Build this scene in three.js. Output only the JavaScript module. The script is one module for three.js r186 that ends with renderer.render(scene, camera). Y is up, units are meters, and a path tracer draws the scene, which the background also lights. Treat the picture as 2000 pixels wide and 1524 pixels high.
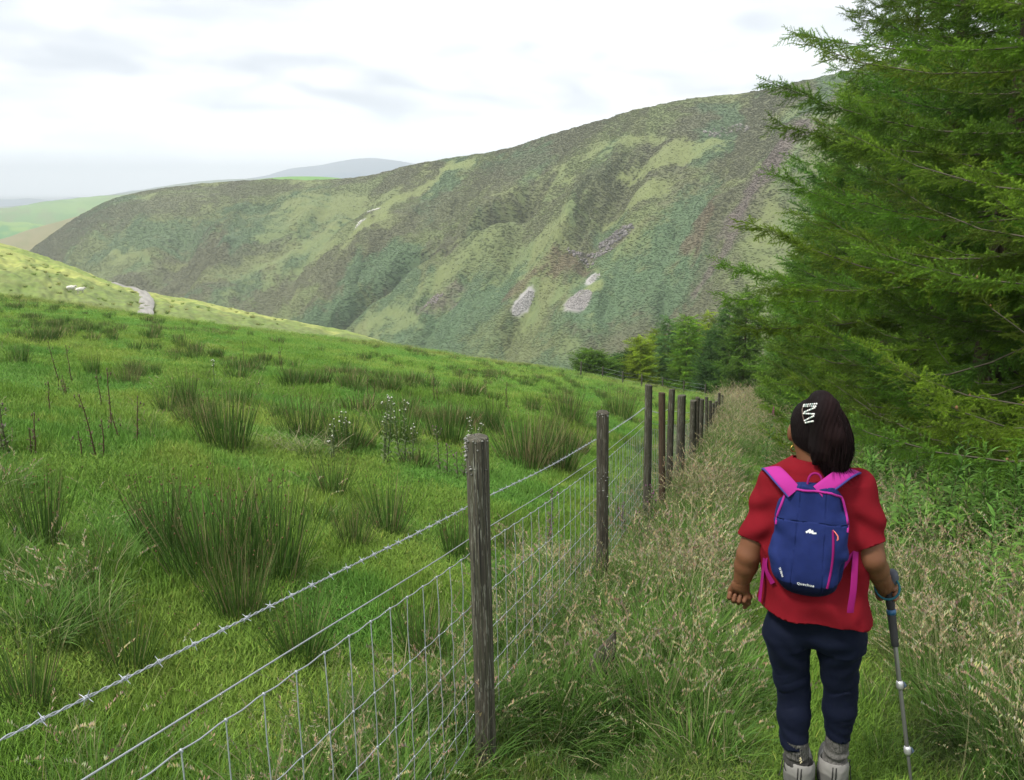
import * as THREE from 'three';
import { mergeGeometries } from 'three/addons/utils/BufferGeometryUtils.js';

// ---------------------------------------------------------------- camera
const scene = new THREE.Scene();
const CAM_Y = 1.6, PITCH = 13 * Math.PI / 180, FOCAL = 1634;          // focal length in pixels of the 2000 x 1524 photograph
const camera = new THREE.PerspectiveCamera(2 * Math.atan(762 / FOCAL) * 180 / Math.PI, 2000 / 1524, 0.05, 80000);
camera.position.set(0, CAM_Y, 0);
camera.rotation.set(-PITCH, 0, 0);

// ---------------------------------------------------------------- noise and random numbers
function mulberry(a) {
  return () => { a = (a + 0x6d2b79f5) | 0; let t = Math.imul(a ^ (a >>> 15), 1 | a); t = (t + Math.imul(t ^ (t >>> 7), 61 | t)) ^ t; return ((t ^ (t >>> 14)) >>> 0) / 4294967296; };
}
const rnd = mulberry(20240);
const rr = (a, b) => a + (b - a) * rnd();
const hash2 = (x, y) => { let h = Math.imul(x | 0, 374761393) ^ Math.imul(y | 0, 668265263); h = Math.imul(h ^ (h >>> 13), 1274126177); return ((h ^ (h >>> 16)) >>> 0) / 4294967296; };
function noise(x, y) {                                               // value noise, 0..1
  const ix = Math.floor(x), iy = Math.floor(y), fx = x - ix, fy = y - iy, u = fx * fx * (3 - 2 * fx), v = fy * fy * (3 - 2 * fy);
  const a = hash2(ix, iy), b = hash2(ix + 1, iy), c = hash2(ix, iy + 1), d = hash2(ix + 1, iy + 1);
  return a + (b - a) * u + (c - a) * v + (a - b - c + d) * u * v;
}
function fbm(x, y, oct = 4) { let s = 0, a = 0.5, t = 0; for (let i = 0; i < oct; i++) { s += a * noise(x, y); t += a; a *= 0.5; x = x * 2.03 + 17.1; y = y * 2.03 - 9.7; } return s / t; }
const clamp = (x, a = 0, b = 1) => Math.min(b, Math.max(a, x));
const sstep = (a, b, x) => { const t = clamp((x - a) / (b - a)); return t * t * (3 - 2 * t); };
const lerp = (a, b, t) => a + (b - a) * t;
const mix3 = (a, b, t) => [lerp(a[0], b[0], t), lerp(a[1], b[1], t), lerp(a[2], b[2], t)];

// ---------------------------------------------------------------- sky: bright broken overcast
{
  const W = 2048, H = 1024, data = new Float32Array(W * H * 4);
  for (let j = 0; j < H; j++) {
    const el = ((j + 0.5) / H - 0.5) * Math.PI, y = Math.sin(el), ce = Math.cos(el);
    for (let i = 0; i < W; i++) {
      const az = ((i + 0.5) / W - 0.5) * 2 * Math.PI, x = ce * Math.cos(az), z = ce * Math.sin(az);
      const k = 1 / (Math.max(y, 0) + 0.14), cx = x * k, cz = z * k;
      const wx = fbm(cx * 1.4 + 7, cz * 1.4 + 3, 3) - 0.5, wz = fbm(cx * 1.4 - 17, cz * 1.4 + 43, 3) - 0.5, big = fbm((cx + wx) * 0.95 + 31.3, (cz + wz) * 0.95 + 7.7, 6), fine = fbm((cx + wx * 0.6) * 3.2 + 3.1, (cz + wz * 0.6) * 3.2 + 91.7, 6);
      const grey = sstep(0.4, 0.74, big * 0.6 + fine * 0.4);         // thicker, greyer cloud
      const thin = sstep(0.54, 0.72, fbm(cx * 1.1 - 50.2, cz * 1.1 + 20.9, 4)) * 0.5;
      let c = [0.98, 0.985, 0.99];
      c = mix3(c, [0.56, 0.6, 0.655], grey * 1.0);
      c = mix3(c, [0.66, 0.82, 0.98], thin * (1 - grey) * 0.55);
      c = mix3(c, [1.45, 1.52, 1.55], sstep(0.12, 0.0, y) * 0.85);       // added bright band along the horizon, to lift the dark haze
      if (y < 0) c = mix3(c, [0.35, 0.42, 0.36], sstep(0, -0.1, y));
      const o = (j * W + i) * 4;
      data[o] = c[0] * 0.93; data[o + 1] = c[1] * 0.93; data[o + 2] = c[2] * 0.93; data[o + 3] = 1;
    }
  }
  const sky = new THREE.DataTexture(data, W, H, THREE.RGBAFormat, THREE.FloatType);
  sky.mapping = THREE.EquirectangularReflectionMapping; sky.magFilter = THREE.LinearFilter; sky.minFilter = THREE.LinearFilter; sky.needsUpdate = true;
  scene.background = sky; scene.environment = sky;
}
// the sun behind thin cloud, high on the left
const sun = new THREE.DirectionalLight(new THREE.Color(1, 0.95, 0.86), 2.6);
sun.position.set(-75, 115, 25); sun.target.position.set(0, -5, -20);
sun.castShadow = true; sun.shadow.radius = 18; sun.shadow.mapSize.set(2048, 2048);
Object.assign(sun.shadow.camera, { left: -120, right: 120, top: 120, bottom: -120, near: 1, far: 500 });
scene.add(sun, sun.target);
const EXPOSURE = 1.66;

// ---------------------------------------------------------------- geometry helpers
class Geo {                                                           // collects triangles with a colour for each vertex
  constructor() { this.p = []; this.c = []; this.i = []; this.uv = []; }
  v(x, y, z, c = [1, 1, 1]) { this.p.push(x, y, z); this.c.push(c[0], c[1], c[2]); return this.p.length / 3 - 1; }
  tri(a, b, c) { this.i.push(a, b, c); }
  quad(a, b, c, d) { this.i.push(a, b, c, a, c, d); }
  // a flat tapering leaf along pts, w = half widths, side = vector across
  strip(pts, w, side, c) {
    let last = null;
    const n = pts.length;
    for (let k = 0; k < n; k++) {
      const q = pts[k], col = Array.isArray(c[0]) ? c[k] : c;
      if (k === n - 1 && w[k] < 1e-5) { const t = this.v(q[0], q[1], q[2], col); this.tri(last[0], last[1], t); break; }
      const a = this.v(q[0] - side[0] * w[k], q[1] - side[1] * w[k], q[2] - side[2] * w[k], col), b = this.v(q[0] + side[0] * w[k], q[1] + side[1] * w[k], q[2] + side[2] * w[k], col);
      if (last) { this.tri(last[0], last[1], b); this.tri(last[0], b, a); }
      last = [a, b];
    }
  }
  // grass blade: root, azimuth of lean, length, lean at root and curl (radians), half width
  blade(x, y, z, az, len, lean, curl, w, c, segs = 3) {
    const pts = [[x, y, z]], ws = [w]; let a = lean, px = x, py = y, pz = z;
    const ca = Math.cos(az), sa = Math.sin(az);
    for (let k = 1; k <= segs; k++) {
      const s = len / segs; px += Math.sin(a) * ca * s; pz += Math.sin(a) * sa * s; py += Math.cos(a) * s; a += curl / segs;
      pts.push([px, py, pz]); ws.push(k === segs ? 0 : w * (1 - 0.55 * k / segs));
    }
    this.strip(pts, ws, [-sa, 0, ca], c); return pts[segs];
  }
  tube(pts, rad, sides = 6, c = [1, 1, 1], cap = false) {
    const n = pts.length; let prev = null; const up = new THREE.Vector3(), T = new THREE.Vector3(), A = new THREE.Vector3(), B = new THREE.Vector3();
    up.set(0.31, 0.2, 0.93);
    for (let k = 0; k < n; k++) {
      const a = pts[Math.max(0, k - 1)], b = pts[Math.min(n - 1, k + 1)], r = Array.isArray(rad) ? rad[k] : rad, col = Array.isArray(c[0]) ? c[k] : c;
      T.set(b[0] - a[0], b[1] - a[1], b[2] - a[2]).normalize();
      if (Math.abs(T.dot(up)) > 0.95) up.set(up.z, up.x, up.y);
      A.copy(up).addScaledVector(T, -up.dot(T)).normalize(); B.crossVectors(T, A); up.copy(A);
      const ring = [];
      for (let s = 0; s < sides; s++) { const t = s / sides * 2 * Math.PI, x = Math.cos(t) * r, y = Math.sin(t) * r; ring.push(this.v(pts[k][0] + A.x * x + B.x * y, pts[k][1] + A.y * x + B.y * y, pts[k][2] + A.z * x + B.z * y, col)); }
      if (prev) for (let s = 0; s < sides; s++) this.quad(prev[s], prev[(s + 1) % sides], ring[(s + 1) % sides], ring[s]);
      if (cap && (k === 0 || k === n - 1)) { const m = this.v(...pts[k], col); for (let s = 0; s < sides; s++) k ? this.tri(ring[s], ring[(s + 1) % sides], m) : this.tri(ring[(s + 1) % sides], ring[s], m); }
      prev = ring;
    }
  }
  blob(x, y, z, rx, ry, rz, c, jig = 0.15, det = 1) {                  // uneven pebble or seed head
    const base = det > 1 ? ICO2 : det ? ICO1 : OCTA, o = this.p.length / 3, P = base.p;
    for (let k = 0; k < P.length; k += 3) { const j = 1 + (hash2(k * 7 + o, o * 3 + 5) - 0.5) * 2 * jig; this.v(x + P[k] * rx * j, y + P[k + 1] * ry * j, z + P[k + 2] * rz * j, c); }
    for (const q of base.i) this.i.push(q + o);
  }
  build(smooth = true) {
    const g = new THREE.BufferGeometry();
    g.setAttribute('position', new THREE.Float32BufferAttribute(this.p, 3));
    g.setAttribute('color', new THREE.Float32BufferAttribute(this.c, 3));
    if (this.uv.length === this.p.length / 3 * 2) g.setAttribute('uv', new THREE.Float32BufferAttribute(this.uv, 2));
    g.setIndex(this.i); g.computeVertexNormals();
    return g;
  }
}
function polyhedron(src) {                                            // shared-vertex polyhedron
  const s = src.attributes.position, map = new Map(), p = [], i = [];
  for (let k = 0; k < s.count; k++) { const key = [s.getX(k), s.getY(k), s.getZ(k)].map((t) => t.toFixed(4)).join(); if (!map.has(key)) { map.set(key, p.length / 3); p.push(s.getX(k), s.getY(k), s.getZ(k)); } i.push(map.get(key)); }
  return { p, i };
}
const ICO1 = polyhedron(new THREE.IcosahedronGeometry(1, 1)), ICO2 = polyhedron(new THREE.IcosahedronGeometry(1, 3)), OCTA = polyhedron(new THREE.OctahedronGeometry(1, 0));

const taken = {};
function numbered(n) { taken[n] = (taken[n] ?? -1) + 1; return taken[n] ? n + '_' + String(taken[n]).padStart(3, '0') : n; }
function mesh(name, geometry, material, parent) {
  const m = new THREE.Mesh(geometry, material); m.name = parent ? name : numbered(name); m.castShadow = m.receiveShadow = true; (parent ?? scene).add(m); return m;
}
function tag(o, label, category, group) { o.userData.label = label; o.userData.category = category; if (group) o.userData.group = group; return o; }
function thing(name, label, category, pos = [0, 0, 0], turn = 0, group) { const o = new THREE.Group(); o.name = numbered(name); o.position.set(...pos); o.rotation.y = turn; scene.add(o); return tag(o, label, category, group); }
function structure(name, geometry, material) { const m = mesh(name, geometry, material); m.userData.kind = 'structure'; return m; }
function copies(name, geometry, material, list, parent) {             // list of { m: Matrix4, c: [r,g,b] }
  const o = new THREE.InstancedMesh(geometry, material, list.length); o.name = parent ? name : numbered(name); o.castShadow = o.receiveShadow = true;
  const C = new THREE.Color();
  list.forEach((e, k) => { o.setMatrixAt(k, e.m); o.setColorAt(k, C.setRGB(...(e.c ?? [1, 1, 1]))); });
  o.userData.kind = 'stuff'; (parent ?? scene).add(o); return o;
}
const _q = new THREE.Quaternion(), _e = new THREE.Euler();
function place(x, y, z, ry, s, tiltX = 0, tiltZ = 0, sy = s) { return new THREE.Matrix4().compose(new THREE.Vector3(x, y, z), _q.setFromEuler(_e.set(tiltX, ry, tiltZ, 'XYZ')).clone(), new THREE.Vector3(s, sy, s)); }

// a leaf lets light through
const leafMat = (o = {}) => new THREE.MeshPhysicalMaterial({ vertexColors: true, roughness: 0.75, transmission: 0.28, thickness: 0, side: THREE.DoubleSide, specularIntensity: 0.35, ...o });
const solidMat = (o = {}) => new THREE.MeshStandardMaterial({ vertexColors: true, roughness: 0.95, ...o });

// sight line through a point of the photograph; the point on it at a given depth
const SP = Math.sin(PITCH), CP = Math.cos(PITCH);
function sight(px, py) { const a = (px - 1000) / FOCAL, b = -(py - 762) / FOCAL; return [a, b * CP - SP, -(CP + b * SP)]; }
function at(px, py, depth) { const s = sight(px, py); return [s[0] * depth, CAM_Y + s[1] * depth, s[2] * depth]; }
// ---------------------------------------------------------------- near ground: a pasture that falls away ahead and rises to the left
const fenceX = (d) => -0.95 + 0.277 * d;                              // the fence line; d = metres ahead
const leftOf = (x, d) => fenceX(d) - x;
function groundY(x, z) {
  const d = -z, L = leftOf(x, d);
  let y = -0.238 * d + 0.0003 * d * Math.abs(d);
  y += L > 0 ? 0.13 * L + 0.8 * (1 - Math.exp(-L / 10)) : L > -3 ? 0.03 * L : -0.09 + 0.1 * (L + 3);
  const far = Math.max(0, d - 64); y -= 0.011 * far * far / (1 + far * 0.012);
  y -= 0.13 * sstep(5.2, 3, d) * sstep(-1.0, -0.5, L) * sstep(4, 1, L);
  const rough = sstep(0.3, 4, L);
  y += (fbm(x * 0.55 + 40, z * 0.55, 3) - 0.5) * 0.16 + (fbm(x * 0.09 + 4, z * 0.09 + 8, 2) - 0.5) * 0.9 * rough * sstep(2, 14, d) + (noise(x * 2.3, z * 2.3) - 0.5) * 0.035;
  return y;
}
function onGround(px, py) {                                           // where a sight line meets the ground
  const s = sight(px, py); let a = 0.5, b = 0.5;
  for (let t = 0.6; t < 120; t *= 1.012) { b = t; if (CAM_Y + s[1] * t < groundY(s[0] * t, s[2] * t)) break; a = t; }
  for (let k = 0; k < 24; k++) { const m = (a + b) / 2; if (CAM_Y + s[1] * m < groundY(s[0] * m, s[2] * m)) b = m; else a = m; }
  return [s[0] * b, groundY(s[0] * b, s[2] * b), s[2] * b, b];
}
// turf colour of a place (dry moss, bright and dull grass), the same for the soil sheet and what grows on it
function turfColour(x, z) {
  const L = leftOf(x, -z), a = fbm(x * 0.35 + 9, z * 0.35 + 2, 4), b = fbm(x * 0.9 - 31, z * 0.9 + 12, 3), g = fbm(x * 0.06 + 70, z * 0.06 - 20, 3);
  let c = mix3([0.135, 0.255, 0.03], [0.205, 0.3, 0.046], sstep(0.4, 0.7, a));
  c = mix3(c, [0.1, 0.25, 0.036], sstep(0.52, 0.68, b) * 0.8);
  c = mix3(c, [0.22, 0.25, 0.06], sstep(0.56, 0.72, g) * 0.45 * sstep(5, 14, -z));
  c = mix3(c, [0.2, 0.21, 0.055], sstep(48, 66, -z) * 0.65 * sstep(0.4, 0.55, a));
  if (L < 0.4) c = mix3(c, mix3([0.055, 0.09, 0.02], [0.08, 0.075, 0.03], b), sstep(0.4, -0.4, L) * 0.8 * (1 - sstep(0.6, 0.3, Math.abs(L + 1.42))));
  return c;
}
const turfMap = (() => {                                              // fine thatch: dead and live blades lying every way
  const S = 512, d = new Uint8Array(S * S * 4), b = new Uint8Array(S * S * 4);
  const cv = document.createElement('canvas'); cv.width = cv.height = S; const c = cv.getContext('2d'); c.fillStyle = 'rgb(150,165,120)'; c.fillRect(0, 0, S, S);
  const r = mulberry(5);
  for (let k = 0; k < 9000; k++) {
    const x = r() * S, y = r() * S, a = r() * 6.283, l = 6 + r() * 20, t = r(); c.lineWidth = 0.8 + r() * 1.5;
    const v = 115 + r() * 140; c.strokeStyle = t < 0.06 ? `rgb(${v},${v * 0.9},${v * 0.65})` : `rgb(${v * 0.92},${v},${v * 0.8})`;
    for (const [ox, oy] of [[0, 0], [S, 0], [-S, 0], [0, S], [0, -S]]) { c.beginPath(); c.moveTo(x + ox, y + oy); c.lineTo(x + ox + Math.cos(a) * l, y + oy + Math.sin(a) * l); c.stroke(); }
  }
  const t = new THREE.CanvasTexture(cv); t.wrapS = t.wrapT = THREE.RepeatWrapping; t.colorSpace = THREE.SRGBColorSpace; t.repeat.set(1 / 0.9, 1 / 0.9); return t;
})();
{
  const g = new Geo(), NA = 300, NR = 260;
  for (let j = 0; j <= NR; j++) {
    const r = 0.25 * Math.pow(150 / 0.25, j / NR);
    for (let i = 0; i <= NA; i++) {
      const a = -Math.PI / 2 + (i / NA - 0.5) * 2.9, x = Math.cos(a) * r, z = Math.sin(a) * r + 0.4;
      const c = turfColour(x, z); g.v(x, groundY(x, z), z, [c[0] * 1.9, c[1] * 2.2, c[2] * 1.9]); g.uv.push(x, z);
    }
  }
  for (let j = 0; j < NR; j++) for (let i = 0; i < NA; i++) { const a = j * (NA + 1) + i; g.quad(a, a + NA + 1, a + NA + 2, a + 1); }
  structure('pasture_ground', g.build(), solidMat({ map: turfMap, bumpMap: turfMap, bumpScale: 0.015 }));
}

// ---------------------------------------------------------------- lofted hills: a front foot line, a crest line, a fall behind
function resample(list, u) { const t = clamp(u) * (list.length - 1), k = Math.min(list.length - 2, Math.floor(t)), f = t - k, p = list[Math.max(0, k - 1)], a = list[k], b = list[k + 1], q = list[Math.min(list.length - 1, k + 2)]; return a.map((_, n) => 0.5 * (2 * a[n] + (b[n] - p[n]) * f + (2 * p[n] - 5 * a[n] + 4 * b[n] - q[n]) * f * f + (3 * a[n] - p[n] - 3 * b[n] + q[n]) * f * f * f)); }
function lofted(foot, crest, { nu = 120, nv = 60, back = 0.35, drop = 0.5, bulge = 0.03, relief = () => 0, colour }) {
  const g = new Geo();
  const point = (u, v) => {                                           // v: 0 at the foot, 1 on the crest, beyond that the far side
    const f = resample(foot, u), c = resample(crest, u), dx = c[0] - f[0], dy = c[1] - f[1], dz = c[2] - f[2], run = Math.hypot(dx, dz);
    if (v <= 1) return [f[0] + dx * v, f[1] + dy * v + Math.sin(Math.PI * v) * run * bulge + relief(u, v), f[2] + dz * v];
    const w = v - 1; return [c[0] + dx * w, c[1] - run * w * w * drop / back - run * w * 0.05 + relief(u, 1), c[2] + dz * w];
  };
  for (let j = 0; j <= nv; j++) for (let i = 0; i <= nu; i++) { const u = i / nu, v = j / nv * (1 + back), p = point(u, v); g.v(...p, colour(u, Math.min(v, 1), p)); g.uv.push(u, v); }
  for (let j = 0; j < nv; j++) for (let i = 0; i < nu; i++) { const a = j * (nu + 1) + i; g.quad(a, a + 1, a + nu + 2, a + nu + 1); }
  return { geometry: g.build(), point };
}
const px3 = (l) => l.map((q) => at(...q));
// ---------------------------------------------------------------- the shoulder of pasture beyond the near crest, with the lane over it
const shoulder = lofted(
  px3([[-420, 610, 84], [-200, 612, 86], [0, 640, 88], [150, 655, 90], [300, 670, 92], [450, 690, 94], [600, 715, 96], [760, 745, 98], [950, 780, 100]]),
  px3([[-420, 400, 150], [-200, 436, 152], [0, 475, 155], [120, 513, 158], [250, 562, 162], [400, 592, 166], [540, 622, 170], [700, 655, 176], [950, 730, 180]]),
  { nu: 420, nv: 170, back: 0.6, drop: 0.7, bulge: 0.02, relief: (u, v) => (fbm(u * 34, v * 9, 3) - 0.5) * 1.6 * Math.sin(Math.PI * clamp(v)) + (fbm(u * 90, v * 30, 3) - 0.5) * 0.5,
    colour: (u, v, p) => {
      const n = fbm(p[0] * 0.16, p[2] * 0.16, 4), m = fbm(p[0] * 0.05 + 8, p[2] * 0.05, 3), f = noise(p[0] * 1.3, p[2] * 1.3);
      let c = mix3([0.18, 0.24, 0.045], [0.29, 0.32, 0.08], sstep(0.35, 0.62, n + (f - 0.5) * 0.3));     // sunlight on the brow put into the paler grass colour
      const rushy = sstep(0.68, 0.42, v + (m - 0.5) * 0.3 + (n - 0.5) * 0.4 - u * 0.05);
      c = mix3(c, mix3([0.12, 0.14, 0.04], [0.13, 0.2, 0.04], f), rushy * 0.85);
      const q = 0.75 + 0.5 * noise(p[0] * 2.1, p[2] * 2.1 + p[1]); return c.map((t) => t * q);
    } });
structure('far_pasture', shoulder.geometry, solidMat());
function onLoft(loft, px, py, v0 = 0, v1 = 1, u0 = 0, u1 = 1) {       // nearest (u, v) of a lofted hill to a sight line
  const s = sight(px, py); let best = [0, 0], e0 = 1e9, du = (u1 - u0) / 40, dv = (v1 - v0) / 40, cu = (u0 + u1) / 2, cv = (v0 + v1) / 2;
  for (let pass = 0; pass < 6; pass++) {
    for (let i = -20; i <= 20; i++) for (let j = -20; j <= 20; j++) {
      const u = clamp(cu + i * du, u0, u1), v = clamp(cv + j * dv, v0, v1), p = loft.point(u, v), w = [p[0], p[1] - CAM_Y, p[2]], t = (w[0] * s[0] + w[1] * s[1] + w[2] * s[2]) / (s[0] ** 2 + s[1] ** 2 + s[2] ** 2);
      const e = Math.hypot(w[0] - s[0] * t, w[1] - s[1] * t, w[2] - s[2] * t) / t; if (e < e0) { e0 = e; best = [u, v]; }
    }
    [cu, cv] = best; du *= 0.2; dv *= 0.2;
  }
  return best;
}
{                                                                     // the stony lane crossing the brow
  const g = new Geo(), path = [[0.497, 0.12, 1.3], [0.503, 0.28, 1.3], [0.514, 0.43, 1.25], [0.518, 0.56, 1.1], [0.515, 0.645, 0.95], [0.507, 0.69, 0.85], [0.495, 0.715, 0.75], [0.482, 0.735, 0.65], [0.468, 0.755, 0.6]];
  const N = 40; let rows = [];
  for (let k = 0; k <= N; k++) {
    const [u, v, w] = resample(path, k / N), [u2, v2] = resample(path, Math.min(1, k / N + 0.02)), [u1, v1] = resample(path, Math.max(0, k / N - 0.02));
    const p = shoulder.point(u, v), a = shoulder.point(u1, v1), b = shoulder.point(u2, v2), tx = b[0] - a[0], tz = b[2] - a[2], l = Math.hypot(tx, tz), row = [];
    for (let s = -3; s <= 3; s++) { const t = s / 3 * 0.85 * (w + (hash2(k, s + 9) - 0.5) * 0.12), c = 0.19 + hash2(k * 3, s) * 0.12; row.push(g.v(p[0] + tz / l * t, p[1] + 0.16 + (Math.abs(s) === 3 ? -0.18 : hash2(k, s) * 0.06), p[2] - tx / l * t, [c, c * 0.96, c * 0.88])); }
    rows.push(row);
  }
  for (let k = 0; k < N; k++) for (let s = 0; s < 6; s++) g.quad(rows[k][s], rows[k][s + 1], rows[k + 1][s + 1], rows[k + 1][s]);
  structure('lane', g.build(), solidMat());
}

// ---------------------------------------------------------------- the big heather and bracken hill across the valley
const hillFoot = px3([[-80, 620, 860], [-50, 620, 800], [-10, 620, 750], [30, 620, 710], [70, 625, 670], [120, 635, 640], [190, 650, 600], [260, 668, 570], [330, 690, 540], [410, 705, 510], [480, 725, 485], [545, 742, 462], [610, 755, 442], [680, 765, 425], [760, 778, 405], [840, 790, 388], [920, 800, 372], [1000, 810, 356], [1100, 820, 340], [1200, 830, 325], [1300, 832, 312], [1450, 834, 300], [1700, 836, 280], [2100, 836, 260]]);
const hillCrest = px3([[-60, 590, 1010], [20, 520, 980], [65, 487, 960], [110, 452, 930], [160, 418, 900], [230, 385, 865], [330, 366, 835], [450, 354, 805], [530, 350, 790], [610, 351, 775], [700, 346, 750], [790, 326, 720], [860, 312, 700], [940, 300, 680], [1000, 287, 660], [1100, 256, 640], [1180, 233, 625], [1250, 213, 615], [1330, 196, 605], [1450, 181, 592], [1530, 166, 582], [1640, 142, 572], [1850, 95, 560], [2400, 60, 540]]);
const gully = [[0.49, 0.0], [0.507, 0.15], [0.536, 0.32], [0.558, 0.43], [0.61, 0.46], [0.646, 0.59], [0.665, 0.75]];
const gullies = [gully, [[0.4, 0.0], [0.43, 0.35], [0.46, 0.7], [0.475, 0.9]], [[0.7, 0.05], [0.735, 0.4], [0.76, 0.75]], [[0.85, 0.1], [0.86, 0.4], [0.865, 0.8]], [[0.3, 0.05], [0.34, 0.45], [0.37, 0.85]]];
function gullyAt(line, v) { for (let k = 0; k < line.length - 1; k++) if (v >= line[k][1] && v <= line[k + 1][1]) return lerp(line[k][0], line[k + 1][0], (v - line[k][1]) / (line[k + 1][1] - line[k][1])); return null; }
function hillRelief(u, v) {
  const vv = clamp(v), body = Math.sin(Math.PI * Math.pow(vv, 0.8)), w = fbm(u * 9, v * 2.5, 3) * 0.03;
  let y = (fbm((u + w) * 22 + 3, v * 2.2 + 1, 3) - 0.5) * 36 * body + (fbm((u + w) * 60, v * 9, 3) - 0.5) * 4.5 * (0.25 + body) + (fbm(u * 190, v * 44, 2) - 0.5) * 1.2;
  gullies.forEach((line, n) => { const c = gullyAt(line, vv); if (c !== null) { const e = (u + w * 0.5 - 0.008 - c) / (n ? 0.016 : 0.01), end = sstep(0, 0.12, vv - line[0][1]) * sstep(0, 0.12, line[line.length - 1][1] - vv); y -= (n ? 6 : 15) * Math.exp(-e * e) * end; } });
  return y;
}
const HEATH = [0.085, 0.09, 0.046], BRACKEN = [0.068, 0.115, 0.052], PALE = [0.155, 0.185, 0.06], PURPLE = [0.115, 0.094, 0.08], OLIVE = [0.11, 0.136, 0.05], BROWN = [0.11, 0.085, 0.05], STONE = [0.3, 0.29, 0.28];
// [u, v, half length along u, along v, slant, kind, strength, ragged]
const patches = [
  [0.145, 0.62, 0.05, 0.35, 0.1, HEATH, 0.85, 1], [0.25, 0.77, 0.07, 0.13, 0.1, HEATH, 0.8, 1], [0.27, 0.53, 0.045, 0.1, 0.25, BRACKEN, 0.75, 1], [0.36, 0.38, 0.022, 0.2, 0.3, HEATH, 0.8, 1],
  [0.39, 0.42, 0.016, 0.24, 0.3, PALE, 0.45, 1], [0.432, 0.29, 0.032, 0.15, 0.3, HEATH, 0.9, 1], [0.345, 0.72, 0.025, 0.05, 0.2, BRACKEN, 0.8, 1], [0.34, 0.89, 0.05, 0.07, 0, HEATH, 0.75, 1], [0.43, 0.74, 0.05, 0.1, 0.1, PALE, 0.45, 1],
  [0.505, 0.72, 0.009, 0.27, 0.11, PALE, 0.75, 1.0], [0.5, 0.55, 0.02, 0.05, 0.2, PALE, 0.5, 1], [0.549, 0.93, 0.018, 0.04, 0, PALE, 0.85, 1], [0.48, 0.91, 0.018, 0.07, 0.1, HEATH, 0.8, 1], [0.57, 0.72, 0.035, 0.16, 0.2, HEATH, 0.75, 1],
  [0.62, 0.85, 0.05, 0.1, 0.1, HEATH, 0.7, 1], [0.53, 0.38, 0.03, 0.07, 0.3, BRACKEN, 0.9, 1], [0.49, 0.15, 0.03, 0.12, 0.3, BRACKEN, 0.95, 1], [0.655, 0.47, 0.03, 0.17, 0.33, OLIVE, 0.85, 1], [0.575, 0.25, 0.012, 0.2, 0.33, PALE, 0.35, 1],
  [0.6, 0.11, 0.04, 0.1, 0.3, BRACKEN, 0.8, 1], [0.645, 0.22, 0.028, 0.08, 0.3, BRACKEN, 0.9, 1], [0.67, 0.31, 0.025, 0.05, 0.3, BRACKEN, 0.6, 1], [0.61, 0.25, 0.014, 0.03, 0.2, PURPLE, 0.6, 1],
  [0.72, 0.6, 0.05, 0.12, 0.2, HEATH, 0.7, 1], [0.805, 0.73, 0.035, 0.05, 0.5, PALE, 0.75, 1], [0.78, 0.57, 0.014, 0.06, 0.3, PALE, 0.7, 1], [0.73, 0.78, 0.05, 0.03, 0.5, PALE, 0.45, 1], [0.735, 0.33, 0.028, 0.045, 0.4, BROWN, 0.8, 1],
  [0.695, 0.24, 0.012, 0.04, 0.2, BROWN, 0.6, 1], [0.73, 0.12, 0.06, 0.08, 0, OLIVE, 0.7, 1], [0.81, 0.29, 0.05, 0.09, 0.1, BRACKEN, 0.95, 1], [0.822, 0.45, 0.02, 0.13, 0.05, BRACKEN, 0.9, 1], [0.842, 0.42, 0.006, 0.07, 0.05, BROWN, 0.8, 1],
  [0.775, 0.19, 0.03, 0.035, 0.1, BRACKEN, 0.7, 1], [0.83, 0.16, 0.045, 0.06, 0, HEATH, 0.8, 1], [0.765, 0.06, 0.06, 0.06, 0, BRACKEN, 0.75, 1], [0.875, 0.43, 0.018, 0.13, 0.1, HEATH, 0.8, 1], [0.886, 0.56, 0.013, 0.16, 0.12, PURPLE, 0.95, 0.7], [0.868, 0.35, 0.006, 0.08, 0.1, PURPLE, 0.7, 0.7],
  [0.772, 0.297, 0.008, 0.02, 0, PALE, 0.8, 0.7], [0.768, 0.44, 0.018, 0.025, 0.1, PURPLE, 0.6, 1], [0.745, 0.385, 0.012, 0.018, 0.3, PURPLE, 0.55, 1],
  [0.7047, 0.2267, 0.0055, 0.036, 0.17, STONE, 1, 0.28], [0.7598, 0.2352, 0.0105, 0.04, 0.06, [0.24, 0.225, 0.215], 1, 0.22], [0.7638, 0.3176, 0.0045, 0.018, 0.1, STONE, 1, 0.35], [0.762, 0.277, 0.0012, 0.024, 0.12, PALE, 0.9, 0.2],
  [0.48, 0.53, 0.0016, 0.02, 0.1, STONE, 0.9, 0.3], [0.483, 0.63, 0.0014, 0.03, 0.12, STONE, 0.9, 0.3]];
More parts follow.
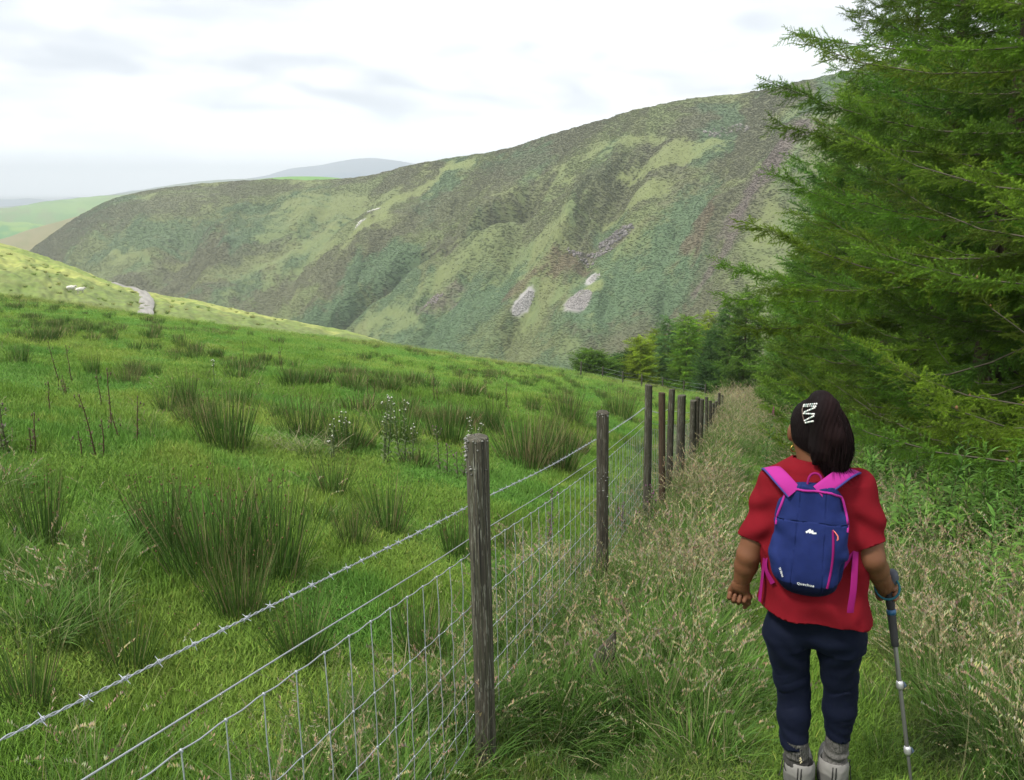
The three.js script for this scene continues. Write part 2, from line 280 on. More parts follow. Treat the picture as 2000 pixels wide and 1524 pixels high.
function hillColour(u, v) {
  const w1 = (fbm(u * 26 + 5, v * 9, 3) - 0.5) * 0.035, w2 = (fbm(u * 26 - 50, v * 9 + 30, 3) - 0.5) * 0.14, U = u + w1, V = v + w2;
  const a = fbm(U * 14 + 2, V * 2.6, 4), b = fbm(U * 22 + 60, V * 3.4 + 9, 4), f = fbm(u * 120, v * 40, 3), h4 = noise(u * 420, v * 140);
  let c = mix3(OLIVE, HEATH, sstep(0.42, 0.6, a + (f - 0.5) * 0.3));
  c = mix3(c, BRACKEN, sstep(0.52, 0.62, b + (0.45 - v) * 0.12 + (f - 0.5) * 0.2) * 0.85);
  c = mix3(c, PALE, sstep(0.52, 0.78, fbm(U * 18 - 8, V * 5 + 40, 4) + (f - 0.5) * 0.45) * 0.55);
  for (const [pu, pv, du, dv, sl, kind, k, rag] of patches) {
    const x = (u + w1 * rag - pu - (v - pv) * sl) / du, y = (v + w2 * rag - pv) / dv, e = x * x + y * y + ((f - 0.5) * 2.0 + (h4 - 0.5) * 1.1) * rag;
    if (e < 2) c = mix3(c, kind, k * sstep(rag > 0.5 ? 1.7 : 1.25, rag > 0.5 ? 0.4 : 0.75, e));
  }
  const gu = gullyAt(gully, v); if (gu !== null) { const e = (u + fbm(u * 9, v * 2.5, 3) * 0.015 - 0.008 - gu + (f - 0.5) * 0.006) / 0.0045; c = mix3(c, HEATH, 0.8 * Math.exp(-e * e)); }
  const n = 0.88 + 0.24 * noise(u * 900, v * 330);
  return [c[0] * n, c[1] * n, c[2] * n];
}
const bigHill = lofted(hillFoot, hillCrest, { nu: 420, nv: 200, back: 0.3, drop: 0.35, bulge: 0.02, relief: hillRelief, colour: hillColour });
structure('heather_hill', bigHill.geometry, solidMat());
{                                                                     // heather, bracken and bilberry bushes on the hill: no one could count them
  const G = [0, 1, 2].map((k) => { const g = new Geo(); const n = 3 + k; for (let i = 0; i < n; i++) { const a = i / n * 6.28 + k, r = i ? 0.55 : 0; g.blob(Math.cos(a) * r, 0.1 + hash2(i, k) * 0.3, Math.sin(a) * r, 0.5 + 0.25 * hash2(k, i), 0.55 + 0.3 * hash2(i, k + 5), 0.5 + 0.25 * hash2(k + 3, i), [1, 1, 1], 0.3, 1); } return g.build(); });
  const lists = [[], [], []], m = solidMat({ roughness: 1 });
  for (let k = 0; k < 300000; k++) {
    const u = rnd(), v = Math.pow(rnd(), 1.25) * 1.01;
    const c = hillColour(u, Math.min(v, 1));
    if (c[0] > 0.19 && c[2] > 0.13) continue;                         // bare scree
    const grassy = c[1] > 0.14, fern = c[1] > c[0] * 1.6;
    if (grassy && rnd() < 0.55) continue;
    const p = bigHill.point(u, v), s = (grassy ? rr(0.22, 0.42) : fern ? rr(0.35, 0.62) : rr(0.32, 0.7)) * (0.8 + 0.45 * v), t = rr(0.9, 1.2);
    lists[k % 3].push({ m: place(p[0], p[1] - 0.1, p[2], rnd() * 6.28, s * 1.15, 0, 0, s * 0.36), c: [c[0] * t, c[1] * t, c[2] * t] });
  }
  lists.forEach((l, k) => { const o = copies('hillside_heather', G[k], m, l); tag(o, ['low heather and bracken bushes matting the hill across the valley', 'rounded heather and bilberry bushes on the hill across the valley', 'bracken and heather clumps over the hill across the valley'][k], 'heather'); });
}
{                                                                     // bare scree and the crags above it
  const rock = new Geo(); rock.blob(0, 0, 0, 1, 0.8, 0.9, [1, 1, 1], 0.3, 0); const rg = rock.build(), m = solidMat();
  const crag = (u0, v0, du, dv, sl, n, lo, hi, tint) => { const l = []; for (let k = 0; k < n; k++) { const a = rnd() * 6.28, r = Math.sqrt(rnd()), v = v0 + Math.sin(a) * r * dv, u = u0 + Math.cos(a) * r * du + (v - v0) * sl, p = bigHill.point(u, v), s = rr(lo, hi), c = rr(0.7, 1.3); l.push({ m: place(p[0], p[1] + s * 0.2, p[2], rnd() * 6.28, s, rr(-0.4, 0.4), rr(-0.4, 0.4), s * rr(0.5, 1.5)), c: tint.map((t) => t * c) }); } return l; };
  tag(copies('crag_rocks', rg, m, [...crag(0.768, 0.445, 0.016, 0.02, 0.0, 130, 0.4, 1.8, [0.14, 0.13, 0.125]), ...crag(0.757, 0.41, 0.012, 0.012, 0.0, 70, 0.4, 1.3, [0.18, 0.165, 0.16]), ...crag(0.742, 0.38, 0.014, 0.01, 0.0, 60, 0.4, 1.3, [0.17, 0.155, 0.15]), ...crag(0.61, 0.25, 0.006, 0.02, 0.2, 60, 0.5, 1.2, [0.17, 0.15, 0.14]), ...crag(0.83, 0.8, 0.02, 0.03, 0.2, 60, 0.5, 1.5, [0.2, 0.19, 0.17])]), 'grey broken crag outcrops halfway up the hill', 'rocks');
  tag(copies('scree_stones', rg, m, [...crag(0.7047, 0.2267, 0.005, 0.032, 0.17, 600, 0.2, 0.55, [0.32, 0.31, 0.3]), ...crag(0.7598, 0.2352, 0.0095, 0.036, 0.06, 1300, 0.2, 0.55, [0.26, 0.245, 0.235]), ...crag(0.7638, 0.3176, 0.004, 0.015, 0.1, 120, 0.2, 0.5, [0.32, 0.31, 0.29]), ...crag(0.48, 0.53, 0.001, 0.02, 0.1, 30, 0.4, 1.1, [0.45, 0.44, 0.4]), ...crag(0.4835, 0.63, 0.001, 0.03, 0.12, 40, 0.4, 1.1, [0.45, 0.44, 0.4])]), 'pale scree stones in bare patches low on the hill', 'scree');
}

// ---------------------------------------------------------------- farther hills
function farHill(name, foot, crest, relief, colour, nu = 120) {
  return structure(name, lofted(px3(foot), px3(crest), { nu, nv: 40, back: 0.5, drop: 0.3, bulge: 0.03, relief, colour }).geometry, solidMat());
}
const spread = (xs, y, depth) => xs.map((x) => [x, y, depth]);
// hazy green pasture hill, left
const greenHill = lofted(px3([[-700, 470, 1700], [-300, 470, 1720], [0, 472, 1750], [150, 466, 1780], [300, 450, 1800], [480, 440, 1900]]), px3([[-700, 470, 2500], [-300, 436, 2550], [0, 411, 2600], [100, 394, 2650], [230, 383, 2700], [480, 372, 2800]]),
  { nu: 120, nv: 50, back: 0.5, drop: 0.3, bulge: 0.03, relief: (u, v) => (fbm(u * 20, v * 5, 3) - 0.5) * 16 * v * (1.2 - v), colour: (u, v) => {
    const n = fbm(u * 26, v * 7, 4), cell = hash2(Math.floor(u * 13 + v * 3), Math.floor(v * 4 + u * 3));
    return mix3(mix3([0.1, 0.2, 0.055], [0.15, 0.25, 0.07], cell), [0.14, 0.17, 0.07], sstep(0.5, 0.7, n) * 0.6);
  } });
structure('green_hill', greenHill.geometry, solidMat());
farHill('field_hill', [[-500, 500, 1350], [-100, 500, 1350], [40, 490, 1350], [140, 480, 1350], [260, 470, 1350]], [[-500, 440, 1600], [-100, 428, 1620], [20, 434, 1640], [90, 441, 1660], [260, 470, 1680]], (u, v) => (fbm(u * 10, v * 3, 2) - 0.5) * 5 * v, (u, v) => mix3([0.08, 0.2, 0.06], [0.16, 0.26, 0.06], sstep(0.4, 0.7, v + (noise(u * 20, v * 8) - 0.5) * 0.5)));
farHill('bracken_hill', [[-420, 620, 980], [-120, 600, 1000], [30, 560, 1000], [120, 540, 1020], [240, 520, 1060]], [[-420, 530, 1180], [-120, 492, 1200], [0, 467, 1230], [80, 442, 1260], [240, 398, 1320]], (u, v) => (fbm(u * 16, v * 4, 3) - 0.5) * 10 * v * (1.1 - v), (u, v) => mix3([0.14, 0.15, 0.055], [0.2, 0.17, 0.08], fbm(u * 30, v * 8, 4)));
farHill('ridge_pasture', [[400, 380, 1000], [520, 380, 1000], [600, 380, 1000], [680, 380, 1000], [800, 380, 1000]], [[400, 368, 1120], [520, 348.5, 1120], [600, 344.5, 1120], [680, 350, 1120], [800, 372, 1120]], () => 0, (u, v) => mix3([0.1, 0.24, 0.04], [0.13, 0.26, 0.05], noise(u * 30, v * 6)), 60);
farHill('blue_ridge', spread([-1200, -500, 0, 200, 400, 620], 470, 3800), [[-1200, 424, 5000], [-500, 412, 5000], [0, 404, 5000], [200, 382, 5100], [400, 353, 5200], [620, 346, 5300]], (u, v) => (fbm(u * 24, v * 4, 3) - 0.5) * 40 * v * (1.15 - v), (u, v) => mix3([0.07, 0.11, 0.05], [0.11, 0.15, 0.06], fbm(u * 40, v * 9, 3)));
farHill('far_moor', spread([-1600, -800, -200, 100, 300, 600], 430, 6500), [[-1600, 398, 8600], [-800, 392, 8600], [-200, 390, 8600], [100, 392, 8600], [300, 372, 8600], [600, 372, 8600]], (u, v) => (fbm(u * 30, v * 3, 3) - 0.5) * 60 * v, () => [0.09, 0.15, 0.17]);  // blue of the haze put into the slope colour
farHill('mountain', spread([300, 420, 500, 560, 620, 680, 740, 800, 900, 1100], 400, 6200), [[300, 372, 8200], [420, 360, 8200], [510, 345, 8200], [560, 331, 8200], [620, 323, 8200], [680, 312, 8200], [730, 308.5, 8200], [790, 316, 8200], [900, 332, 8200], [1100, 352, 8200]], (u, v) => (fbm(u * 16, v * 3, 4) - 0.5) * 85 * v * (1.12 - v), (u, v) => mix3([0.07, 0.12, 0.17], [0.1, 0.14, 0.17], fbm(u * 22, v * 6, 3)));  // bluish tint is distance haze painted into the mountain colour
farHill('mountain', spread([540, 600, 650, 700, 760, 820], 380, 5800), [[540, 362, 6900], [600, 350, 6900], [650, 339, 6900], [690, 336.5, 6900], [740, 344, 6900], [820, 362, 6900]], (u, v) => (fbm(u * 12, v * 3, 3) - 0.5) * 50 * v * (1.1 - v), () => [0.06, 0.12, 0.17]);  // nearer peak, haze blue painted in as well
{                                                                     // valley floor and lowland, out to the horizon
  const g = new Geo(), R = 9000, N = 48;
  for (let j = 0; j <= N; j++) for (let i = 0; i <= N; i++) { const a = i / N * 2 * Math.PI, r = 150 * Math.pow(R / 150, j / N), x = Math.cos(a) * r, z = Math.sin(a) * r - 700, c = mix3([0.07, 0.12, 0.04], [0.11, 0.16, 0.06], noise(x * 0.002, z * 0.002)); g.v(x, -215 - r * 0.006 * sstep(0, 2000, r), z, c); }
  for (let j = 0; j < N; j++) for (let i = 0; i < N; i++) { const a = j * (N + 1) + i; g.quad(a, a + 1, a + N + 2, a + N + 1); }
  structure('lowland', g.build(), solidMat());
}
scene.fog = new THREE.FogExp2(new THREE.Color(0.86, 0.94, 1.0), 0.0002);
// ---------------------------------------------------------------- short turf of the pasture
const inView = (x, z, m = 0.12) => Math.abs(x) < (-z) * (0.62 + m) + 0.6;
{
  const V = [0, 1, 2, 3].map((k) => {
    const g = new Geo(), n = 230;
    for (let i = 0; i < n; i++) { const a = rr(0, 6.28), r = Math.sqrt(rnd()) * 0.17, t = rr(0.75, 1.25), dry = rnd() < 0.04; const c = dry ? [1.9 * t, 1.25 * t, 1.9 * t] : [t, t, t]; g.blade(Math.cos(a) * r, -0.005, Math.sin(a) * r, rr(0, 6.28), rr(0.016, 0.05), rr(0.05, 0.75), rr(0.1, 1.0), rr(0.0009, 0.0018), c, 2); }
    return g.build();
  });
  const lists = V.map(() => []);
  for (let k = 0; k < 52000; k++) {
    const d = 1.4 * Math.pow(70 / 1.4, Math.pow(rnd(), 0.62)), x = rr(-0.74, 0.74) * d - (d < 4 ? rr(0, 0.4) : 0), z = -d, L = leftOf(x, d);
    if (L < -0.1 && !(L < -0.85 && L > -2.1)) continue;
    const c = turfColour(x, z), s = rr(0.75, 1.35) * (1 + d / 20), t = rr(0.85, 1.2), lush = sstep(0.5, 0.66, fbm(x * 1.3 + 5, z * 1.3 + 77, 3));
    lists[k % 4].push({ m: place(x, groundY(x, z), z, rnd() * 6.28, s * 1.15, rr(-0.15, 0.15), rr(-0.15, 0.15), s * (0.75 + 0.7 * lush) * (1 / (1 + d / 60))), c: [c[0] * t, c[1] * t, c[2] * t] });
  }
  const m = leafMat();
  lists.forEach((l, k) => tag(copies('turf_grass', V[k], m, l), 'short green grazed turf covering the sloping pasture', 'grass'));
}
// ---------------------------------------------------------------- long grass of the verge: green leaf, pale seeding stems, fine reddish bent
const STRAW = [0.38, 0.35, 0.19], SEED = [0.38, 0.32, 0.21], GREEN = [0.055, 0.14, 0.018], LIME = [0.11, 0.205, 0.03];
function seedHead(g, p, az, lean, len, c, w) {                         // a nodding panicle of little spikelets
  const n = Math.round(len / 0.008); let [x, y, z] = p, a = lean;
  for (let k = 0; k < n; k++) {
    const s = len / n; x += Math.sin(a) * Math.cos(az) * s; z += Math.sin(a) * Math.sin(az) * s; y += Math.cos(a) * s; a += 0.05;
    const q = rr(0, 6.28), r = w * (1 - 0.75 * k / n) * rr(0.3, 1), e = rr(0.008, 0.014), h = rr(0.0016, 0.003), cc = c.map((t) => t * rr(0.75, 1.25));
    const bx = x + Math.cos(q) * r, bz = z + Math.sin(q) * r, i0 = g.v(x, y - 0.004, z, cc), i1 = g.v(bx + h, y + e * 0.5, bz - h, cc), i2 = g.v(bx - h, y + e * 0.5, bz + h, cc), i3 = g.v(bx + Math.cos(q) * e * 0.5, y + e * 1.3, bz + Math.sin(q) * e * 0.5, cc);
    g.tri(i0, i1, i2); g.tri(i1, i3, i2);
  }
}
function tallClump(kind) {
  const g = new Geo(), R = 0.22;
  if (kind !== 1) for (let i = 0; i < (kind === 0 ? 170 : 110); i++) { const a = rr(0, 6.28), r = Math.sqrt(rnd()) * R, t = rr(0.7, 1.3), c = rnd() < 0.08 ? STRAW.map((q) => q * t * 0.8) : mix3(GREEN, LIME, rnd()).map((q) => q * t); g.blade(Math.cos(a) * r, -0.02, Math.sin(a) * r, a + rr(-1, 1), rr(0.18, 0.46), rr(0.05, 0.5), rr(0.3, 1.7), rr(0.002, 0.0042), c, 4); }
  const stems = kind === 0 ? 5 : kind === 1 ? 17 : 13;
  for (let i = 0; i < stems; i++) {
    const a = rr(0, 6.28), r = Math.sqrt(rnd()) * R, az = rr(0, 6.28), lean = rr(0.02, 0.45), len = rr(0.36, 0.68), curl = rr(0.1, 0.6), t = rr(0.8, 1.2);
    const top = g.blade(Math.cos(a) * r, -0.02, Math.sin(a) * r, az, len, lean, curl, 0.0011, mix3(STRAW, LIME, rnd() * 0.6).map((q) => q * t * 0.85), 4);
    const c = kind === 2 ? [0.3, 0.235, 0.15] : mix3(SEED, STRAW, rnd());
    seedHead(g, top.map((q, k) => q - (k === 1 ? 0.06 : 0)), az, lean + curl * 0.9, rr(0.07, 0.14), c.map((q) => q * t), kind === 2 ? 0.022 : rr(0.006, 0.014));
  }
  if (kind === 1) for (let i = 0; i < 24; i++) { const a = rr(0, 6.28), r = rnd() * R, t = rr(0.7, 1.2); g.blade(Math.cos(a) * r, -0.02, Math.sin(a) * r, a, rr(0.15, 0.34), rr(0.2, 1), rr(0.3, 1.4), 0.0022, STRAW.map((q) => q * t * 0.75), 3); }
  if (kind === 1) for (let i = 0; i < 95; i++) { const a = rr(0, 6.28), r = Math.sqrt(rnd()) * R, t = rr(0.7, 1.3); g.blade(Math.cos(a) * r, -0.02, Math.sin(a) * r, rr(0, 6.28), rr(0.15, 0.4), rr(0.05, 0.6), rr(0.3, 1.5), 0.0028, mix3(GREEN, LIME, rnd()).map((q) => q * t), 4); }
  return g.build();
}
const tallVariants = [0, 0, 0, 1, 1, 1, 2, 2].map(tallClump), tallMat = leafMat();
{
  const lists = tallVariants.map(() => []);
  const put = (x, z, s, kind) => { const o = [[0, 1, 2], [3, 4, 5], [6, 7]][kind], k = o[Math.floor(rnd() * o.length)], t = rr(0.85, 1.2); lists[k].push({ m: place(x, groundY(x, z), z, rnd() * 6.28, s, rr(-0.4, 0.4), rr(-0.4, 0.4), s * rr(0.75, 1.2)), c: [t, t, t] }); };
  for (let k = 0; k < 10500; k++) {
    const d = 0.9 * Math.pow(62 / 0.9, Math.pow(rnd(), 0.66)), L = rr(-6.2, 0.35), x = fenceX(d) - L, z = -d;
    if (!inView(x, z, 0.2)) continue;
    if (d < 2.75 && x > 0.45 && x < 1.5 && rnd() < 0.75) continue;
    const wob = (fbm(d * 0.5, 3.3, 2) - 0.5) * 0.5, lane = sstep(0.72, 0.34, Math.abs(L + 1.46 + wob)) * sstep(26, 12, d);
    if (rnd() < lane * 0.97) continue;
    const dry = fbm(x * 0.7 + 12, z * 0.7 + 4, 3), near = sstep(-0.1, -0.5, L);
    const kind = (L > -0.35 && rnd() < 0.7) || (L < -2.3 && d > 3.2 && rnd() < 0.8) ? 0 : dry > 0.6 + 0.06 * sstep(7, 16, d) + rr(-0.1, 0.1) ? (rnd() < 0.8 ? 1 : 2) : 0;
    const gap = d < 3.5 && L > -0.85 ? 0.4 : d < 2.9 && L < -0.85 && L > -2.3 ? 0.45 : 1;
    put(x, z, gap * rr(0.55, 1.25) * (1 - 0.45 * lane) * (0.85 + d / 45) * lerp(0.8, 1, near) * (L < -3.4 ? 0.9 : 1), kind);
  }
  // loose tufts of seeding grass inside the pasture and along the bottom of the wire
  for (let k = 0; k < 420; k++) {
    const d = 1.6 * Math.pow(30 / 1.6, rnd()), L = rnd() < 0.6 ? rr(0.1, 0.6) : rr(0.2, 1) * d * 0.9, x = fenceX(d) - L, z = -d;
    if (!inView(x, z, 0.15) || fbm(x * 0.8 + 33, z * 0.8, 3) < 0.5) continue;
    put(x, z, rr(0.5, 1.0), rnd() < 0.75 ? 0 : rnd() < 0.5 ? 1 : 2);
  }
  lists.forEach((l, k) => tag(copies('verge_grass', tallVariants[k], tallMat, l), 'long seeding grass along the fence and footpath', 'grass'));
}
// ---------------------------------------------------------------- weathered wood
function woodTexture(seed, base, lichen) {
  const W = 256, H = 1024, cv = document.createElement('canvas'); cv.width = W; cv.height = H; const c = cv.getContext('2d'), r = mulberry(seed), im = c.createImageData(W, H);
  for (let y = 0; y < H; y++) for (let x = 0; x < W; x++) {
    const a = x / W * 6.283, gx = Math.cos(a) * 9, gz = Math.sin(a) * 9, g = fbm(gx * 3 + seed, y * 0.004 + gz * 3, 4), f = fbm(gx * 12, y * 0.02 + gz * 12 + seed, 3), crack = sstep(0.63, 0.7, fbm(gx * 5 + 9 * seed, y * 0.0022 + gz * 5, 3));
    let k = 0.55 + 0.55 * g + 0.5 * (f - 0.5); k *= 1 - 0.65 * crack;
    const li = sstep(0.6, 0.72, fbm(gx * 2.2 - 40, y * 0.02 + gz * 2.2 + seed * 3, 4)) * lichen * (0.5 + f), al = sstep(0.48, 0.66, fbm(gx + 60, y * 0.008 + gz + seed, 4));
    const o = (y * W + x) * 4; let col = [base[0] * k, base[1] * k, base[2] * k]; col = mix3(col, [62 * k, 68 * k, 44 * k], al * 0.5); col = mix3(col, [150, 152, 140], li * 0.75);
    im.data[o] = col[0]; im.data[o + 1] = col[1]; im.data[o + 2] = col[2]; im.data[o + 3] = 255;
  }
  c.putImageData(im, 0, 0);
  const t = new THREE.CanvasTexture(cv); t.wrapS = t.wrapT = THREE.RepeatWrapping; t.colorSpace = THREE.SRGBColorSpace; return t;
}
const postMats = [[101, [88, 83, 70], 1.0], [202, [80, 73, 60], 0.8], [303, [88, 66, 48], 0.3], [404, [84, 79, 67], 0.9]].map(([s, b, l]) => { const t = woodTexture(s, b, l); return new THREE.MeshStandardMaterial({ map: t, bumpMap: t, bumpScale: 0.012, roughness: 0.95, vertexColors: true }); });
const stub = [1, 1, 1];
function postGeometry(top, base, r, seed, split) {                     // a slightly crooked round stake with a sawn, domed top
  const g = new Geo(), S = 20, N = 22, len = Math.hypot(top[0] - base[0], top[1] - base[1], top[2] - base[2]);
  for (let j = 0; j <= N + 2; j++) {
    const t = Math.min(1, j / N), cap = j - N, bend = Math.sin(t * 3) * 0.008 * (hash2(seed, 4) - 0.5) * 2;
    const x = lerp(base[0], top[0], t) + bend, y = lerp(base[1], top[1], t), z = lerp(base[2], top[2], t);
    for (let s = 0; s <= S; s++) {
      const a = s / S * 2 * Math.PI; let q = r * (1.06 - 0.1 * t) * (1 + (noise(Math.cos(a) * 1.6 + seed * 7, Math.sin(a) * 1.6 + t * 3) - 0.5) * 0.16 + (noise(Math.cos(a) * 4 + 9 * seed, Math.sin(a) * 4 + t * 2) - 0.5) * 0.07);
      let tone = stub;
      if (split) { const e = Math.abs(((a - 2.75 - (1 - t) * 0.75 + 9.42) % 6.283) - 3.14); const w = sstep(0.93, 0.5, t) * 0.42; if (e < w) { q *= 0.9; tone = [0.42, 0.38, 0.34]; } }      // bark and sapwood gone in a long dark strip
      if (cap === 1) q *= 0.93; if (cap === 2) q *= 0.02;
      const lift = cap >= 1 ? 0.006 + (Math.cos(a + seed) * q) * 0.12 : (j === N ? Math.cos(a + seed) * q * 0.12 : 0);
      g.v(x + Math.cos(a) * q, y + lift, z + Math.sin(a) * q, tone); g.uv.push(s / S, (cap > 0 ? t * len + cap * 0.03 : t * len) * 0.75 + seed * 0.37);
    }
  }
  for (let j = 0; j < N + 2; j++) for (let s = 0; s < S; s++) { const a = j * (S + 1) + s; g.quad(a, a + S + 1, a + S + 2, a + 1); }
  return g.build();
}
const galvanised = new THREE.MeshStandardMaterial({ color: new THREE.Color(0.42, 0.44, 0.49), metalness: 0.5, roughness: 0.5 });
// top of each post in the photograph's frame (x, y), x of its foot, depth, radius
const stakes = [[931, 857, 951, 3.3, 0.046], [1178, 806, 1181, 5.9, 0.044], [1267, 753, 1265, 8.9, 0.041], [1293, 768, 1298, 9.8, 0.04], [1313, 761, 1309, 10.9, 0.043], [1332, 773, 1331, 12.5, 0.062], [1354, 783, 1353, 15.2, 0.06], [1363, 777, 1362, 17, 0.046], [1371, 780, 1370, 19, 0.055], [1380, 776, 1380, 22, 0.045], [1387, 783, 1387, 25, 0.05], [1393, 788, 1393, 28, 0.05], [1399, 784, 1399, 32, 0.05], [1405, 768, 1405, 36, 0.06], [1411, 772, 1411, 42, 0.06], [1416, 777, 1416, 50, 0.06]];
const footOf = stakes.map(([px, py, bx, dz]) => { const t = at(px, py, dz), x = (bx - 1000) / FOCAL * (dz + 0.28); return { top: t, base: [x, groundY(x, t[2]) - 0.4, t[2]] }; });
const fencePos = [...footOf[0].base]; fencePos[1] += 0.4;
const fence = thing('stock_fence', 'round wooden posts with barbed wire and wire netting running down beside the footpath', 'fence', fencePos);
const rel = (p) => [p[0] - fencePos[0], p[1] - fencePos[1], p[2] - fencePos[2]];
footOf.forEach(({ top, base }, k) => {
  const p = mesh('post', postGeometry(rel(top), rel(base), stakes[k][4], k + 1, k === 0), postMats[k === 3 ? 2 : [0, 1, 3][k % 3]], fence);
  if (k === 0) {
    p.userData.label = 'thick nearest post with crusty lichen round its top and a dark split strip';
    const l = new Geo(); for (let i = 0; i < 90; i++) { const a = i < 62 ? rr(2.4, 4.4) : rr(0, 6.28), y = -Math.pow(rnd(), 1.5) * (i < 62 ? 0.075 : 0.14), r = 0.045, s = rr(0.002, 0.006), t = rel(top), c = rr(0.1, 0.32); l.blob(t[0] - y * 0 + Math.cos(a) * r, t[1] + y + 0.004, t[2] + Math.sin(a) * r, s * 1.3, s, s * 1.3, [c, c, c * 0.92], 0.4, 0); }
    Object.assign(mesh('lichen', l.build(), solidMat(), p).userData, { label: 'pale grey crusty lichen', kind: 'stuff' });
  }
  if (k === 1) { const l = new Geo(); for (let i = 0; i < 70; i++) { const a = rr(0, 6.28), up = i < 26, y = up ? -Math.pow(rnd(), 2) * 0.03 : rr(-0.62, -0.42), s = rr(0.002, 0.005), t = rel(top), f = rel(base), q = -y / (t[1] - f[1]), c = rr(0.12, 0.34); l.blob(lerp(t[0], f[0], q) + Math.cos(a) * 0.044, t[1] + y, t[2] + Math.sin(a) * 0.044, s * 1.2, s * 1.4, s * 1.2, [c, c, c * 0.93], 0.4, 0); } mesh('lichen', l.build(), solidMat(), p).userData.kind = 'stuff'; }
});
// a wire hung from post to post: height below the top of each post
const wireOff = [0.29, 0.2, 0.25, 0.24, 0.27, 0.25];
function wireLine(below, sideShift = 0) {
  const P = [[-0.95 + 0.27 * -0.4 - 0.05, CAM_Y - 0.4 * -SP - 0.475 * CP - below, 0.5]];
  footOf.forEach(({ top, base }, k) => { const f = (wireOff[k] ?? 0.22) + below, t = f / (top[1] - base[1]), r = stakes[k][4] + 0.004; P.push([lerp(top[0], base[0], t) - r + sideShift, top[1] - f, lerp(top[2], base[2], t) - r * 0.2]); });
  return P;
}
function along(P, step, from = 0, to = 1e9, sag = 0.012) {             // evenly spaced points on the wire
  const out = []; let run = 0;
  for (let k = 0; k < P.length - 1; k++) {
    const a = P[k], b = P[k + 1], l = Math.hypot(b[0] - a[0], b[1] - a[1], b[2] - a[2]), n = Math.max(1, Math.round(l / step));
    for (let i = 0; i < n; i++) { const t = i / n, s = run + l * t; if (s >= from && s <= to) out.push([lerp(a[0], b[0], t), lerp(a[1], b[1], t) - Math.sin(Math.PI * t) * sag * l * 0.4 + Math.sin(s * 3.1 + k) * 0.002, lerp(a[2], b[2], t), s]); }
    run += l;
  }
  return out;
}
{
  const P = wireLine(0).map(rel), near = along(P, 0.0075, 0, 13.5), g = new Geo();
  for (const ph of [0, Math.PI]) g.tube(near.map((q) => { const a = q[3] / 0.055 * 2 * Math.PI + ph; return [q[0] + Math.cos(a) * 0.0018, q[1] + Math.sin(a) * 0.0018, q[2]]; }), 0.0014, 4);
  g.tube(along(P, 0.5, 13.2), 0.0035, 4);
  const barbed = mesh('barbed_wire', g.build(), galvanised, fence);
  const b = new Geo(), coil = []; for (let k = 0; k <= 18; k++) { const a = k / 18 * 4 * Math.PI; coil.push([Math.cos(a) * 0.0045, Math.sin(a) * 0.0045, (k / 18 - 0.5) * 0.011]); }
  b.tube(coil, 0.0013, 4);
  for (const [x, y, z] of [[0.7, 0.72, 0.12], [-0.75, -0.62, -0.1], [-0.55, 0.8, -0.12], [0.6, -0.75, 0.1]]) b.tube([[0, 0, z * 0.03], [x * 0.008, y * 0.008, z * 0.02], [x * 0.018, y * 0.018, z * 0.02]], [0.0014, 0.0013, 0.0004], 4);
  const bg = b.build(), spots = along(P, 0.0075, 0.9, 11.5); let next = 0.95;
  for (let k = 1; k < spots.length - 1; k++) {
    if (spots[k][3] < next) continue; next = spots[k][3] + rr(0.085, 0.105);
    const o = mesh('barb', bg, galvanised, barbed), q = spots[k]; o.position.set(q[0], q[1], q[2]); o.scale.setScalar(0.78);
    o.quaternion.setFromUnitVectors(new THREE.Vector3(0, 0, 1), new THREE.Vector3(spots[k + 1][0] - q[0], spots[k + 1][1] - q[1], spots[k + 1][2] - q[2]).normalize()); o.rotateZ(rr(0, 6.28));
  }
  const line = new Geo(); line.tube(along(wireLine(0.145).map(rel), 0.3, 0, 1e9, 0.006), 0.0021, 5); mesh('line_wire', line.build(), galvanised, fence).userData.label = 'plain single wire below the barbed wire';
  // netting: level wires knotted to upright stays
  const net = new THREE.Group(); net.name = 'wire_netting'; fence.add(net);
  const lows = [0.21, 0.445, 0.63, 0.81, 0.95, 1.06], knotG = new Geo(); knotG.blob(0, 0, 0, 0.0042, 0.0052, 0.0042, stub, 0.2, 1); const kg = knotG.build(), rows = [];
  const merged = [];
  lows.forEach((h, n) => {
    const row = along(wireLine(h).map(rel), 0.03, 0, 26, 0.006), w = new Geo(); w.tube(row.filter((_, k) => k % 2 === 0 || row[k][3] < 9).map((q, k) => [q[0], q[1] + Math.sin(q[3] * 2 * Math.PI / 0.15) * 0.0022, q[2]]), n ? 0.0017 : 0.0021, 4);
    mesh('level_wire', w.build(), galvanised, net); rows.push(row);
  });
  const farStay = new Geo(); let s0 = 0.5;
  while (s0 < 24) {
    const pick = (row) => row.reduce((a, q) => (Math.abs(q[3] - s0) < Math.abs(a[3] - s0) ? q : a)), pts = rows.map(pick);
    const b = hash2(Math.round(s0 * 50), 3) - 0.5, bow = pts.flatMap((q, k) => (k < pts.length - 1 ? [[q[0], q[1], q[2]], [(q[0] + pts[k + 1][0]) / 2 + b * 0.012, (q[1] + pts[k + 1][1]) / 2, (q[2] + pts[k + 1][2]) / 2 + b * 0.02]] : [[q[0], q[1], q[2]]]));
    const w = s0 < 11 ? new Geo() : farStay; w.tube(bow, 0.0016, s0 < 11 ? 4 : 3);
    if (s0 < 11) { const st = mesh('stay_wire', w.build(), galvanised, net); if (s0 < 8) pts.forEach((q) => { const k = mesh('knot', kg, galvanised, net); k.position.set(q[0], q[1], q[2]); }); }
    s0 += 0.15;
  }
  mesh('stay_wire', farStay.build(), galvanised, net).userData.kind = 'stuff';
}
